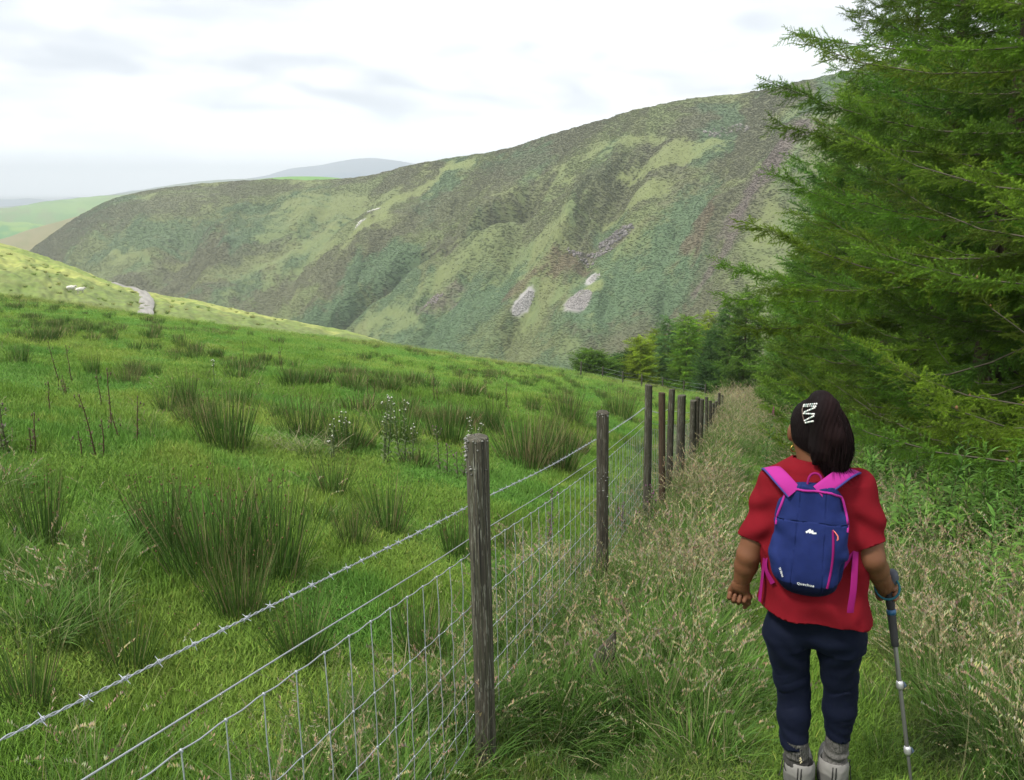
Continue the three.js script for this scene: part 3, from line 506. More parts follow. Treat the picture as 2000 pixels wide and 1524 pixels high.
// ---------------------------------------------------------------- the far fence along the foot of the pasture, and the bars across the path
function plainFence(label, spots, wires, rails) {
  const b0 = spots[0].base, f = thing(rails ? 'post_and_rail_fence' : 'wire_fence', label, 'fence', b0), R = (p) => [p[0] - b0[0], p[1] - b0[1], p[2] - b0[2]];
  spots.forEach(({ top, base, r }, k) => mesh('post', postGeometry(R(top), R([base[0], base[1] - 0.15, base[2]]), r, k + 40), postMats[k % 2 ? 3 : 1], f));
  for (const t of wires) { const g = new Geo(); g.tube(spots.map((s) => R([lerp(s.base[0], s.top[0], t), lerp(s.base[1], s.top[1], t), lerp(s.base[2], s.top[2], t)])), rails ? 0.03 : 0.0035, 5, stub, true); mesh(rails ? 'rail' : 'wire', g.build(), rails ? postMats[1] : galvanised, f); }
}
const farPosts = [[1010, 694], [1052, 705], [1093, 720], [1134, 732], [1177, 739], [1216, 749], [1253, 754], [1294, 759], [1335, 767], [1377, 775]].map(([x, y]) => { const b = onGround(x, y + 2); return { base: [b[0], b[1], b[2]], top: [b[0] + rr(-0.04, 0.04), b[1] + rr(0.92, 1.1), b[2]], r: 0.055 }; });
plainFence('distant low wire fence crossing the pasture in front of the far plantation', farPosts, [0.35, 0.65, 0.92], false);
const barPosts = [[1421, 792], [1430, 793], [1441, 796]].map(([x, y]) => { const b = onGround(x, y); return { base: [b[0], b[1], b[2]], top: [b[0], b[1] + 0.95, b[2]], r: 0.06 }; });
plainFence('short grey post and rail barrier across the far end of the footpath', barPosts, [0.45, 0.85], true);
{                                                                      // old grey stump of a plank beside the fence
  const p = onGround(1130, 1370), o = thing('broken_plank', 'splintered grey plank end leaning in the grass beneath the netting', 'plank', [p[0], p[1], p[2]], -0.3), g = new Geo(), S = 12;
  for (let j = 0; j <= 14; j++) { const t = j / 14; for (let s = 0; s <= S; s++) { const a = s / S * 6.283, e = Math.sign(Math.cos(a)) * Math.pow(Math.abs(Math.cos(a)), 0.6), f = Math.sign(Math.sin(a)) * Math.pow(Math.abs(Math.sin(a)), 0.6), k = (t > 0.75 ? 1 - (t - 0.75) * 3.4 * (0.5 + hash2(s % S, 3)) : 1); g.v(e * 0.055 * Math.max(0.05, k) + t * 0.16, t * 0.42 - 0.06, f * 0.022 + t * -0.12, stub); g.uv.push(s / S, t * 0.4); } }
  for (let j = 0; j < 14; j++) for (let s = 0; s < S; s++) { const a = j * (S + 1) + s; g.quad(a, a + S + 1, a + S + 2, a + 1); }
  mesh('plank', g.build(), postMats[3], o);
}
// ---------------------------------------------------------------- rush clumps in the pasture
const RUSH = [0.042, 0.1, 0.018], RUSH2 = [0.075, 0.15, 0.027], DEAD = [0.3, 0.25, 0.13];
function rushGeometry(n, R, hi, dry, open, wide = 0.0025) {
  const g = new Geo();
  for (let i = 0; i < n; i++) {
    const a = rr(0, 6.28), q = Math.sqrt(rnd()), r = q * R, t = rr(0.75, 1.3), az = a + rr(-0.7, 0.7), lean = q * open * rr(0.3, 1.2) + rr(0, 0.06), len = hi * rr(0.55, 1.05), dead = rnd() < dry;
    const c = dead ? DEAD.map((k) => k * t * 0.8) : mix3(RUSH, RUSH2, rnd()).map((k) => k * t), tip = dead ? c : mix3(c, [0.16, 0.13, 0.05], 0.6);
    const ca = Math.cos(az), sa = Math.sin(az), bend = rr(0, 0.25) * open + (rnd() < 0.05 ? rr(0.5, 1.2) : 0), pts = [], x0 = Math.cos(a) * r, z0 = Math.sin(a) * r; let x = x0, y = -0.04, z = z0, e = lean;
    for (let k = 0; k <= 3; k++) { pts.push([x, y, z]); const s = len / 3; x += Math.sin(e) * ca * s; z += Math.sin(e) * sa * s; y += Math.cos(e) * s; e += bend / 3; }
    const f = rr(0, 6.28); g.strip(pts, [wide, wide, wide * 0.8, 0], [Math.cos(f), 0, Math.sin(f)], [c, c, c, tip]);
    if (!dead && rnd() < 0.22) { const p = pts[2], w = pts[3], k = 0.55; g.blob(lerp(p[0], w[0], k) + 0.004, lerp(p[1], w[1], k), lerp(p[2], w[2], k), 0.006, 0.009, 0.006, [0.15 * t, 0.09 * t, 0.045 * t], 0.3, 0); }
  }
  for (let i = 0; i < n * 0.25; i++) { const a = rr(0, 6.28), r = R * rr(0.6, 1.3), t = rr(0.6, 1.2); g.blade(Math.cos(a) * r, -0.02, Math.sin(a) * r, a + rr(-1, 1), hi * rr(0.15, 0.4), rr(0.3, 1.0), rr(0.2, 1.2), 0.0022, mix3(DEAD, RUSH2, rnd() * 0.8).map((k) => k * t), 3); }
  return g.build();
}
const rushKinds = [[190, 0.11, 0.8, 0.08, 0.3], [210, 0.15, 0.8, 0.1, 0.4], [280, 0.15, 0.8, 0.22, 0.5], [300, 0.23, 0.8, 0.14, 0.42], [200, 0.1, 0.8, 0.1, 0.55], [380, 0.24, 0.8, 0.45, 0.6]].map((a) => rushGeometry(...a));
const farRush = [[150, 0.26, 0.8, 0.1, 0.45, 0.007], [170, 0.34, 0.8, 0.25, 0.5, 0.008], [110, 0.2, 0.8, 0.06, 0.5, 0.007]].map((a) => rushGeometry(...a));
const rushMat = leafMat({ roughness: 0.6, transmission: 0.15 });
function rush(kind, p, h, label, group, wide = 1) {
  const o = mesh('rush_clump', kind, rushMat); o.position.set(p[0], p[1], p[2]); const s = h / 0.8; o.scale.set(s * wide, s, s * wide); o.rotation.y = rnd() * 6.28; return tag(o, label, 'rushes', group);
}
// foot of each clump in the photograph's frame, height in its pixels, kind, label
const rushSpots = [
  [85, 1078, 200, 0, 'dense dark rush clump at the left edge of the near pasture'], [165, 1165, 150, 4, 'thin pale green rush clump just below the dark clump at the left edge'], [318, 1082, 205, 0, 'upright green rush clump left of the largest tussock'],
  [420, 1130, 250, 3, 'left half of the largest rush tussock in the near pasture'], [530, 1135, 265, 1, 'right half of the largest rush tussock in the near pasture'], [468, 1215, 190, 2, 'seeding rush clump in front of the largest tussock'], [650, 978, 125, 4, 'fan-shaped rush clump midway between the large tussock and the nearest post'],
  [757, 1052, 165, 4, 'loose rush clump left of the nearest fence post'], [690, 1075, 120, 2, 'straggling grass-tangled rushes behind the barbed wire'], [893, 1105, 150, 0, 'rush clump half hidden behind the nearest fence post'], [365, 800, 95, 1, 'dark rush clump in the middle of the pasture beside the brown thistle stalks'], [325, 812, 80, 4, 'low rushes at the left foot of the mid-pasture tussock'],
  [440, 878, 150, 3, 'broad mid-green tussock of rushes in the middle of the pasture'], [590, 862, 120, 3, 'broad dark tussock of rushes behind the dead grass heap'], [668, 885, 125, 1, 'dense rushes left of the white-tufted thistles'], [780, 872, 120, 3, 'rush tussock behind the white-tufted thistles'], [870, 868, 110, 3, 'rush tussock just left of the nearest post top'],
  [960, 850, 95, 1, 'rushes seen above the wires right of the nearest post'], [1030, 915, 140, 5, 'tall straw-coloured rush tussock between the two nearest posts'], [1095, 925, 130, 2, 'brownish rushes against the left side of the second post'], [1110, 830, 90, 3, 'rush tussock behind the second post'], [1210, 822, 80, 3, 'rushes between the second and third posts'],
  [183, 742, 62, 0, 'small dark upright rush clump in the upper left pasture'], [42, 716, 62, 1, 'rounded rush clump near the left edge in the upper pasture'], [248, 757, 58, 5, 'pale brownish rush clump right of the small dark upright one'], [272, 742, 52, 2, 'hazy green rushes beside the pale brownish clump'], [1150, 1190, 150, 4, 'thin rushes at the foot of the second post'], [990, 1100, 120, 2, 'rushes growing through the netting beyond the nearest post'],
  [60, 1400, 210, 4, 'sparse tall rushes in the bottom left corner'], [250, 1330, 190, 4, 'sparse rushes low in the left foreground'], [590, 1300, 200, 4, 'thin rushes under the barbed wire in the foreground'], [820, 1290, 170, 4, 'thin rushes left of the nearest post foot']];
rushSpots.forEach(([x, y, h, k, label]) => { const p = onGround(x, y); rush(rushKinds[k], p, h * p[3] / FOCAL * 1.03, label, 'rush clumps in the near pasture'); });
{
  let n = 0; const far = [[], [], []];
  for (let k = 0; k < 4000 && n < 640; k++) {
    const d = 9 * Math.pow(65 / 9, Math.pow(rnd(), 0.7)), x = rr(-0.72, 0.3) * d, z = -d, L = leftOf(x, d), band = fbm(x * 0.11 + 3, z * 0.16 + 50, 3);
    if (L < 0.8 || band < lerp(0.56, 0.45, sstep(22, 50, d)) + rr(-0.05, 0.05)) continue;
    const h = rr(0.22, 0.5), p = [x, groundY(x, z), z];
    if (n < 250 && d < 40) rush(d < 18 ? rushKinds[Math.floor(rnd() * 6)] : farRush[Math.floor(rnd() * 3)], p, h, d < 18 ? 'low rush clump in the open middle of the pasture' : d < 28 ? 'small rush clump on the higher part of the pasture' : 'tiny rush clump towards the skyline of the pasture', d < 18 ? 'rush clumps in the middle pasture' : d < 28 ? 'rush clumps on the higher pasture' : 'rush clumps towards the skyline', rr(0.9, 1.3));
    else { const t = rr(0.8, 1.25); far[k % 3].push({ m: place(x, p[1], z, rnd() * 6.28, h / 0.8 * rr(1, 1.5), 0, 0, h / 0.8), c: [t * 1.05, t, t] }); }
    n++;
  }
  for (let k = 0; k < 170; k++) { const u = rr(0.05, 0.75), v = Math.pow(rnd(), 1.3) * 0.72, p = shoulder.point(u, v), s = rr(0.35, 0.7), t = rr(1.5, 2.4); far[k % 3].push({ m: place(p[0], p[1], p[2], rnd() * 6.28, s * 1.3, 0, 0, s * 0.8), c: [t * 1.2, t, t] }); }
  far.forEach((l, k) => tag(copies('distant_rushes', farRush[k], rushMat, l), 'band of distant rushes along the skyline of the pasture', 'rushes'));
}

{                                                                      // pale tangle of flattened dead grass
  const p = onGround(560, 885), g = new Geo(); for (let k = 0; k < 260; k++) { const a = rr(0, 6.28), r = Math.sqrt(rnd()) * 0.42, t = rr(0.6, 1.2); g.blade(Math.cos(a) * r * 1.4, rr(0, 0.1), Math.sin(a) * r * 0.7, rr(0, 6.28), rr(0.15, 0.45), rr(0.9, 1.4), rr(-0.1, 0.5), 0.0022, mix3([0.36, 0.32, 0.2], [0.2, 0.22, 0.09], rnd()).map((q) => q * t), 3); }
  const o = mesh('dead_grass_heap', g.build(), rushMat); o.position.set(p[0], p[1], p[2]); tag(o, 'pale heap of flattened dead grass between the mid-pasture rush tussocks', 'dead grass');
}
// ---------------------------------------------------------------- conifers: sprays of needles set along real limbs
function sprayGeometry({ len, sides, needle, wide, gap, per, green, tip, bark, flat = 0.35, sideLen = 0.3 }) {
  const g = new Geo();
  const twig = (a, b, r0) => {
    g.tube([a, b], [r0, r0 * 0.5], 3, bark);
    const l = Math.hypot(b[0] - a[0], b[1] - a[1], b[2] - a[2]), n = Math.max(2, Math.round(l / gap)), T = new THREE.Vector3(b[0] - a[0], b[1] - a[1], b[2] - a[2]).divideScalar(l), U = new THREE.Vector3(-T.z, 0, T.x).normalize(), W = new THREE.Vector3().crossVectors(T, U), d = new THREE.Vector3(), s = new THREE.Vector3();
    for (let k = 0; k <= n; k++) for (let q = 0; q < per; q++) {
      const t = (k + rnd() * 0.6) / n, a0 = rr(0, 6.28), fwd = rr(0.35, 1.1), L = needle * rr(0.7, 1.2), c = mix3(green, tip, clamp(t * 0.6 + rr(-0.2, 0.4))).map((x) => x * 1);
      d.copy(T).multiplyScalar(fwd).addScaledVector(U, Math.cos(a0)).addScaledVector(W, Math.sin(a0) * 0.8).normalize(); s.crossVectors(d, T).normalize().multiplyScalar(wide);
      const x = lerp(a[0], b[0], t), y = lerp(a[1], b[1], t), z = lerp(a[2], b[2], t), v = rr(0.8, 1.2), cc = c.map((x) => x * v);
      g.tri(g.v(x - s.x, y - s.y, z - s.z, cc), g.v(x + s.x, y + s.y, z + s.z, cc), g.v(x + d.x * L, y + d.y * L, z + d.z * L, cc));
    }
  };
  let p = [0, 0, 0]; const n = 5, main = [p];
  for (let k = 1; k <= n; k++) { const q = [k / n * len, -0.05 * len * Math.sin(k / n * 2.2) + rr(-0.01, 0.01), rr(-0.02, 0.02)]; twig(p, q, 0.004 * (1.2 - k / n)); p = q; main.push(q); }
  for (let k = 0; k < sides; k++) { const t = 0.1 + 0.82 * k / sides, i = Math.min(n - 1, Math.floor(t * n)), f = t * n - i, a = [0, 1, 2].map((c) => lerp(main[i][c], main[i + 1][c], f)), sd = k % 2 ? 1 : -1, l = len * sideLen * (1.15 - t) * rr(0.6, 1.3), an = rr(0.6, 1.05); twig(a, [a[0] + Math.cos(an) * l, a[1] - l * flat * rr(0.2, 1.4), a[2] + sd * Math.sin(an) * l], 0.0022); }
  return g.build();
}
const TWIG = [0.13, 0.1, 0.065];
const larchSprays = [0, 1, 2, 3].map(() => sprayGeometry({ len: 0.5, sides: 9, needle: 0.031, wide: 0.0017, gap: 0.01, per: 8, green: [0.125, 0.225, 0.018], tip: [0.19, 0.32, 0.03], bark: TWIG }));
const coarseSprays = [0, 1].map(() => sprayGeometry({ len: 0.8, sides: 8, needle: 0.075, wide: 0.007, gap: 0.035, per: 5, green: [0.115, 0.22, 0.026], tip: [0.155, 0.28, 0.036], bark: TWIG }));
const needleMat = leafMat({ transmission: 0.42, roughness: 0.7 });
const barkTex = woodTexture(77, [96, 78, 62], 0.3), barkMat = new THREE.MeshStandardMaterial({ map: barkTex, bumpMap: barkTex, bumpScale: 0.02, roughness: 1, vertexColors: true });
const limbMat = solidMat();
function conifer({ name, label, group, at: p, height, reach, bare = 0.4, branches, sprays, spacing, size, tint, droop = 0.17, lift = 0.25, separate = true, cones = 0, taper = 0.75, limbs = [] }) {
  const o = thing(name, label, 'tree', [p[0], p[1] - 0.1, p[2]], 0, group), g = new Geo(), N = 14, ring = [], rads = [];
  const r0 = height * 0.0125 + 0.03, sway = rr(-0.1, 0.1);
  for (let k = 0; k <= N; k++) { const t = k / N; ring.push([Math.sin(t * 4) * sway * 0.3, t * height, Math.cos(t * 3) * sway * 0.3 - sway * 0.3]); rads.push(r0 * (1 - t) + 0.008); }
  g.tube(ring, rads, 9, [1, 1, 1]); for (let k = 0; k <= N; k++) for (let s = 0; s < 9; s++) g.uv.push(s / 9 * 2, k / N * height * 0.5);
  mesh('trunk', g.build(), barkMat, o);
  const lists = sprays.map(() => []), joined = separate ? null : new Geo(), Q = new THREE.Quaternion(), X = new THREE.Vector3(1, 0, 0), D = new THREE.Vector3(), M = new THREE.Matrix4(), coneSpots = [];
  const addSpray = (x, y, z, dir, roll, s, c) => { Q.setFromUnitVectors(X, D.copy(dir).normalize()); const q = Q.clone().multiply(_q.setFromAxisAngle(X, roll)); lists[Math.floor(rnd() * sprays.length)].push({ m: new THREE.Matrix4().compose(new THREE.Vector3(x, y, z), q, new THREE.Vector3(s, s, s)), c }); };
  for (let b = 0; b < branches + limbs.length; b++) {
    const limb = limbs[b - branches];
    let t = bare / height + (1 - bare / height) * Math.pow((b + rnd() * 0.6) / branches, 1.08), h = t * height; if (t > 0.985 && !limb) continue;
    let az = b * 2.39996 + rr(-0.35, 0.35), len = (reach * Math.pow(1 - t, taper) + 0.15) * rr(0.7, 1.2) * (rnd() < 0.1 && h > 2.5 ? 1.4 : 1), drop = droop * rr(0.4, 1.5) * (1 - t), up = lift * rr(0.5, 1.5), ca = Math.cos(az), sa = Math.sin(az), pts = [], wig = rr(-0.5, 0.5);
    if (limb) { const e = at(...limb), q = [e[0] - p[0], e[1] - p[1] + 0.1, e[2] - p[2]], h0 = q[1] - rr(-0.5, 0.7); len = Math.hypot(q[0], q[2]); for (let k = 0; k <= 6; k++) { const f = k / 6; pts.push([q[0] * f, lerp(h0, q[1], f * f) - Math.sin(f * 3.1) * 0.22, q[2] * f]); } }
    else for (let k = 0; k <= 6; k++) { const q = k / 6, out = len * q, side = Math.sin(q * 3 + b) * wig * len * 0.22 - Math.sin(b) * wig * len * 0.22; pts.push([ca * out - sa * side, h - len * drop * Math.sin(q * 2.4) * 1.4 + len * up * q * q * 0.6, sa * out + ca * side]); }
    const rad = pts.map((_, k) => (0.005 + Math.min(len, 2.6) * 0.0042) * (1 - k / 6.4) + 0.0012);
    if (separate) { const l = new Geo(); l.tube(pts, rad, 5, [0.1, 0.085, 0.065]); mesh('branch', l.build(), limbMat, o); } else joined.tube(pts, rad, 4, [0.1, 0.085, 0.065]);
    const tone = rr(0.65, 1.4), warm = rnd(), base = mix3(tint[0], tint[1], warm);
    const n = Math.max(2, Math.round(len / spacing * (limb ? 1.5 : 1)));
    for (let k = 1; k <= n; k++) for (const sd of [-1, 1]) {
      const q = clamp(0.1 + 0.88 * (k - rnd() * 0.7) / n), i = Math.min(5, Math.floor(q * 6)), f = q * 6 - i, a = pts[i], c = pts[i + 1], x = lerp(a[0], c[0], f), y = lerp(a[1], c[1], f), z = lerp(a[2], c[2], f), an = sd * rr(0.35, 1.15), dx = c[0] - a[0], dy = c[1] - a[1], dz = c[2] - a[2], s = size * (0.55 + 0.6 * (1 - q)) * rr(0.7, 1.25) * Math.min(1, 0.5 + len), v = tone * rr(0.85, 1.15);
      addSpray(x, y, z, new THREE.Vector3(dx * Math.cos(an) - dz * Math.sin(an), dy - Math.hypot(dx, dz) * rr(-0.35, 0.8), dx * Math.sin(an) + dz * Math.cos(an)), rr(-0.5, 0.5), s, base.map((w) => w * v));
    }
    const e = pts[6], w = pts[5]; addSpray(w[0], w[1], w[2], new THREE.Vector3(e[0] - w[0], e[1] - w[1], e[2] - w[2]), 0, size * rr(0.85, 1.3), base.map((k) => k * tone * 1.05));
    if (cones && rnd() < 0.5) coneSpots.push(pts[3 + Math.floor(rnd() * 3)]);
  }
  if (joined) mesh('branches', joined.build(), limbMat, o).userData.kind = 'stuff';
  lists.forEach((l, k) => { if (l.length) copies('foliage', sprays[k], needleMat, l, o); });
  if (cones) { const cg = new Geo(); cg.blob(0, 0, 0, 0.013, 0.017, 0.013, [0.2, 0.11, 0.05], 0.2, 1); const cgeo = cg.build(); coneSpots.slice(0, cones).forEach((q) => { const c = mesh('cone', cgeo, limbMat, o); c.position.set(q[0], q[1] + 0.02, q[2]); }); }
  return o;
}
// the row of larches along the right of the path: metres ahead, metres right of the fence, height, reach
const larchTint = [[0.72, 0.98, 0.95], [1.12, 1.02, 0.75]];
[[7.3, 5.4, 17, 3.3, 'nearest larch, its branches reaching in from the right edge of the picture'], [10.2, 5.2, 19, 3.3, 'second larch of the row, standing behind the hiker on the right'], [13.4, 5.0, 18, 3.2, 'third larch of the row beside the footpath'], [17, 4.8, 16, 3.0, 'fourth larch of the row beside the footpath'], [21.5, 4.7, 14, 2.8, 'fifth larch of the row beside the footpath'], [27, 4.6, 12, 2.7, 'sixth larch of the row, far down the path'], [34, 4.5, 10.5, 2.6, 'seventh larch of the row, far down the path'], [43, 4.4, 8.5, 2.4, 'last larch of the row before the path end']].forEach(([d, off, H, R, label], k) => {
  const x = fenceX(d) + off, near = d < 15;
  conifer({ name: 'larch_tree', label, group: 'larches along the path', at: [x, groundY(x, -d), -d], height: H, reach: R, bare: k < 3 ? 1.4 - k * 0.2 : 0.95, branches: near ? 190 : 150, sprays: d < 24 ? larchSprays : coarseSprays, spacing: near ? 0.105 : d < 24 ? 0.14 : 0.2, size: near ? 0.95 : d < 24 ? 1.15 : 1.1, taper: 0.52, tint: larchTint, separate: near, cones: k < 2 ? 14 : 0, limbs: [[], [[1488, 152, 9.6], [1538, 62, 10.0], [1510, 240, 9.4], [1452, 428, 9.8]], [[1398, 510, 12.3], [1478, 560, 12], [1500, 330, 12]], [[1404, 580, 15], [1440, 640, 15.2]]][k] ?? [] });
});
// the plantation beyond the far fence
const PINE = [[0.8, 0.85, 0.85], [1.0, 1.0, 0.85]], BLUE = [[1.1, 1.15, 2.8], [1.3, 1.3, 3.0]], DARK = [[0.42, 0.55, 0.9], [0.65, 0.75, 1.1]], GOLD = [[1.8, 1.4, 0.8], [2.2, 1.6, 0.9]], LEAF = [[1.2, 1.3, 0.9], [1.5, 1.4, 0.9]];
[[1252, 655, 78, 2.0, GOLD, 'larch_tree', 'golden green larch at the left end of the far plantation'], [1283, 640, 84, 2.0, GOLD, 'larch_tree', 'yellowish larch just left of the blue-green spruce'], [1308, 617, 82, 2.1, BLUE, 'spruce_tree', 'blue-green spruce standing in the far plantation'], [1345, 612, 79, 2.3, LEAF, 'larch_tree', 'mid green larch right of the blue-green spruce'], [1386, 606, 86, 2.2, GOLD, 'larch_tree', 'bright yellow-green larch behind the dark spruce'], [1398, 640, 70, 1.8, DARK, 'spruce_tree', 'low dark spruce at the end of the footpath'], [1428, 588, 68, 2.0, DARK, 'spruce_tree', 'tall darkest spruce at the end of the footpath'], [1462, 560, 62, 2.4, PINE, 'spruce_tree', 'dull green spruce behind the last larch'], [1155, 682, 76, 1.7, PINE, 'pine_tree', 'small round pine left of the far plantation'], [1182, 697, 78, 1.2, PINE, 'pine_tree', 'lower small pine beside the round one'], [1210, 690, 82, 1.5, DARK, 'spruce_tree', 'small dark spruce between the pines and the golden larch'], [1232, 684, 80, 1.4, DARK, 'spruce_tree', 'small dark spruce touching the golden larch'], [1330, 632, 92, 2.2, DARK, 'spruce_tree', 'dark spruce filling the gap behind the blue-green one'], [1365, 622, 95, 2.2, PINE, 'spruce_tree', 'green spruce at the back of the far plantation']].forEach(([px, py, dz, R, tint, name, label]) => {
  const t = at(px, py, dz), y = groundY(t[0], t[2]) - 1.2, pine = name === 'pine_tree';
  conifer({ name, label, group: 'trees of the far plantation', at: [t[0], y, t[2]], height: t[1] - y, reach: R, bare: 0.8, branches: 120, sprays: coarseSprays, spacing: 0.24, size: 1.25, tint, droop: name === 'larch_tree' ? 0.1 : 0.25, lift: 0.2, separate: false, taper: pine ? 0.45 : 0.8 });
});
[[50, 4.6, 9, 2.4], [57, 5.4, 9, 2.4], [24, 8.2, 15, 3], [15, 8.6, 16.5, 3.2], [9.5, 9, 16, 3.2], [31, 8.5, 13, 2.8]].forEach(([d, off, H, R], k) => { const x = fenceX(d) + off; conifer({ name: 'larch_tree', label: ['larch near the barrier at the far end of the path', 'larch beyond the barrier at the far end of the path', 'larch in the second row behind the fifth', 'larch in the second row behind the third', 'larch in the second row behind the nearest', 'larch in the second row behind the sixth'][k], group: 'larches along the path', at: [x, groundY(x, -d), -d], height: H, reach: R, branches: 150, sprays: coarseSprays, spacing: 0.22, size: 1.15, taper: 0.62, tint: larchTint, separate: false }); });
// ---------------------------------------------------------------- leafy willowherb under the larches
function leafyPlant(h, n, leafLen, green, bloom) {
  const g = new Geo(), az0 = rr(0, 6.28), lean = rr(0, 0.18), pts = []; for (let k = 0; k <= 4; k++) { const t = k / 4; pts.push([Math.cos(az0) * lean * h * t * t, h * t - 0.03, Math.sin(az0) * lean * h * t * t]); }
  g.tube(pts, [0.004, 0.0038, 0.0034, 0.0028, 0.0015], 4, [0.12, 0.14, 0.05]);
  for (let k = 0; k < n; k++) {
    const t = 0.12 + 0.88 * k / n, i = Math.min(3, Math.floor(t * 4)), f = t * 4 - i, x = lerp(pts[i][0], pts[i + 1][0], f), y = lerp(pts[i][1], pts[i + 1][1], f), z = lerp(pts[i][2], pts[i + 1][2], f), az = k * 2.4 + rr(-0.3, 0.3), L = leafLen * (t > 0.85 ? 0.55 : 1) * rr(0.7, 1.15), up = lerp(0.1, 0.9, t) + rr(-0.2, 0.2), w = L * 0.1, v = rr(0.75, 1.3), c = green.map((q) => q * v), ca = Math.cos(az), sa = Math.sin(az), P = []; let e = up, px = x, py = y, pz = z;
    for (let s = 0; s <= 3; s++) { P.push([px, py, pz]); px += Math.cos(e) * ca * L / 3; pz += Math.cos(e) * sa * L / 3; py += Math.sin(e) * L / 3; e -= rr(0.15, 0.45); }
    g.strip(P, [w * 0.4, w, w * 0.8, 0], [-sa, 0, ca], c);
  }
  if (bloom) for (let k = 0; k < 26; k++) { const t = k / 26, a = k * 2.4, r = 0.022 * (1 - t); g.blob(pts[4][0] + Math.cos(a) * r, pts[4][1] + t * 0.16 - 0.03, pts[4][2] + Math.sin(a) * r, 0.009, 0.006, 0.009, [0.42, 0.06, 0.26], 0.3, 0); }
  return g.build();
}
const herbKinds = [[0.95, 46, 0.13, [0.1, 0.22, 0.03]], [0.8, 40, 0.12, [0.13, 0.25, 0.035]], [1.1, 54, 0.14, [0.095, 0.21, 0.035]], [0.6, 32, 0.11, [0.14, 0.27, 0.045]]].map((a) => leafyPlant(...a)), herbMat = leafMat({ transmission: 0.25, roughness: 0.6 });
{
  const sites = [];
  for (let k = 0; k < 900 && sites.length < 260; k++) { const d = 3.4 * Math.pow(15 / 3.4, rnd()), L = -rr(2.3, 4.9), x = fenceX(d) - L, z = -d; if (!inView(x, z, 0.1) || L > -2.2 - 0.5 * sstep(5, 3.6, d) - rr(0, 0.7)) continue; sites.push([x, z, d]); }
  for (let k = 0; k < 55; k++) { const d = rr(9, 22), x = fenceX(d) + rr(2.0, 3.4), z = -d; sites.push([x, z, d]); }
  sites.forEach(([x, z, d], k) => { const o = mesh('willowherb_plant', herbKinds[k % 4], herbMat), s = rr(0.8, 1.25) * (d < 5 ? 0.7 : 1.05); o.position.set(x, groundY(x, z), z); o.rotation.y = rnd() * 6.28; o.scale.setScalar(s); tag(o, ['leafy green', 'bright short-leaved', 'tall dark-leaved', 'low pale-leaved'][k % 4] + ' willowherb ' + (d < 5 ? 'in the verge right of the hiker' : d < 7 ? 'in the verge below the nearest larch' : d < 10 ? 'under the nearest larch' : d < 15 ? 'under the second and third larches' : 'beside the path ahead of the hiker'), 'plant', d < 7 ? 'willowherb right of the hiker' : d < 15 ? 'willowherb under the larches' : 'willowherb ahead of the hiker'); });
  const b = at(1500, 808, 13.5), y = groundY(b[0], b[2]), o = mesh('willowherb_plant', leafyPlant(b[1] - y, 50, 0.13, [0.07, 0.15, 0.04], true), herbMat); o.position.set(b[0], y, b[2]); tag(o, 'single willowherb in magenta flower just left of the hiker\'s head', 'plant');
  // low leafy ground cover in the shade of the trees
  const g = new Geo(); for (let k = 0; k < 90; k++) { const a = rr(0, 6.28), r = Math.sqrt(rnd()) * 0.3, x = Math.cos(a) * r, z = Math.sin(a) * r, y = rr(0.03, 0.42), L = rr(0.04, 0.09), q = rr(0, 6.28), v = rr(0.7, 1.3), c = [0.09 * v, 0.19 * v, 0.03 * v]; g.strip([[x, y, z], [x + Math.cos(q) * L * 0.5, y + 0.012, z + Math.sin(q) * L * 0.5], [x + Math.cos(q) * L, y - 0.012, z + Math.sin(q) * L]], [L * 0.08, L * 0.24, 0], [-Math.sin(q), 0, Math.cos(q)], c); }
  const l = []; for (let k = 0; k < 1500; k++) { const d = 4 * Math.pow(40 / 4, rnd()), x = fenceX(d) + rr(d < 7 ? 3.6 : 2.7, 8), z = -d; if (inView(x, z, 0.1)) { const t = rr(0.8, 1.25), s = rr(0.8, 1.7); l.push({ m: place(x, groundY(x, z), z, rnd() * 6.28, s, rr(-0.2, 0.2), rr(-0.2, 0.2)), c: [t, t, t] }); } }
  tag(copies('undergrowth', g.build(), herbMat, l), 'low leafy undergrowth in the shade of the larches', 'undergrowth');
}
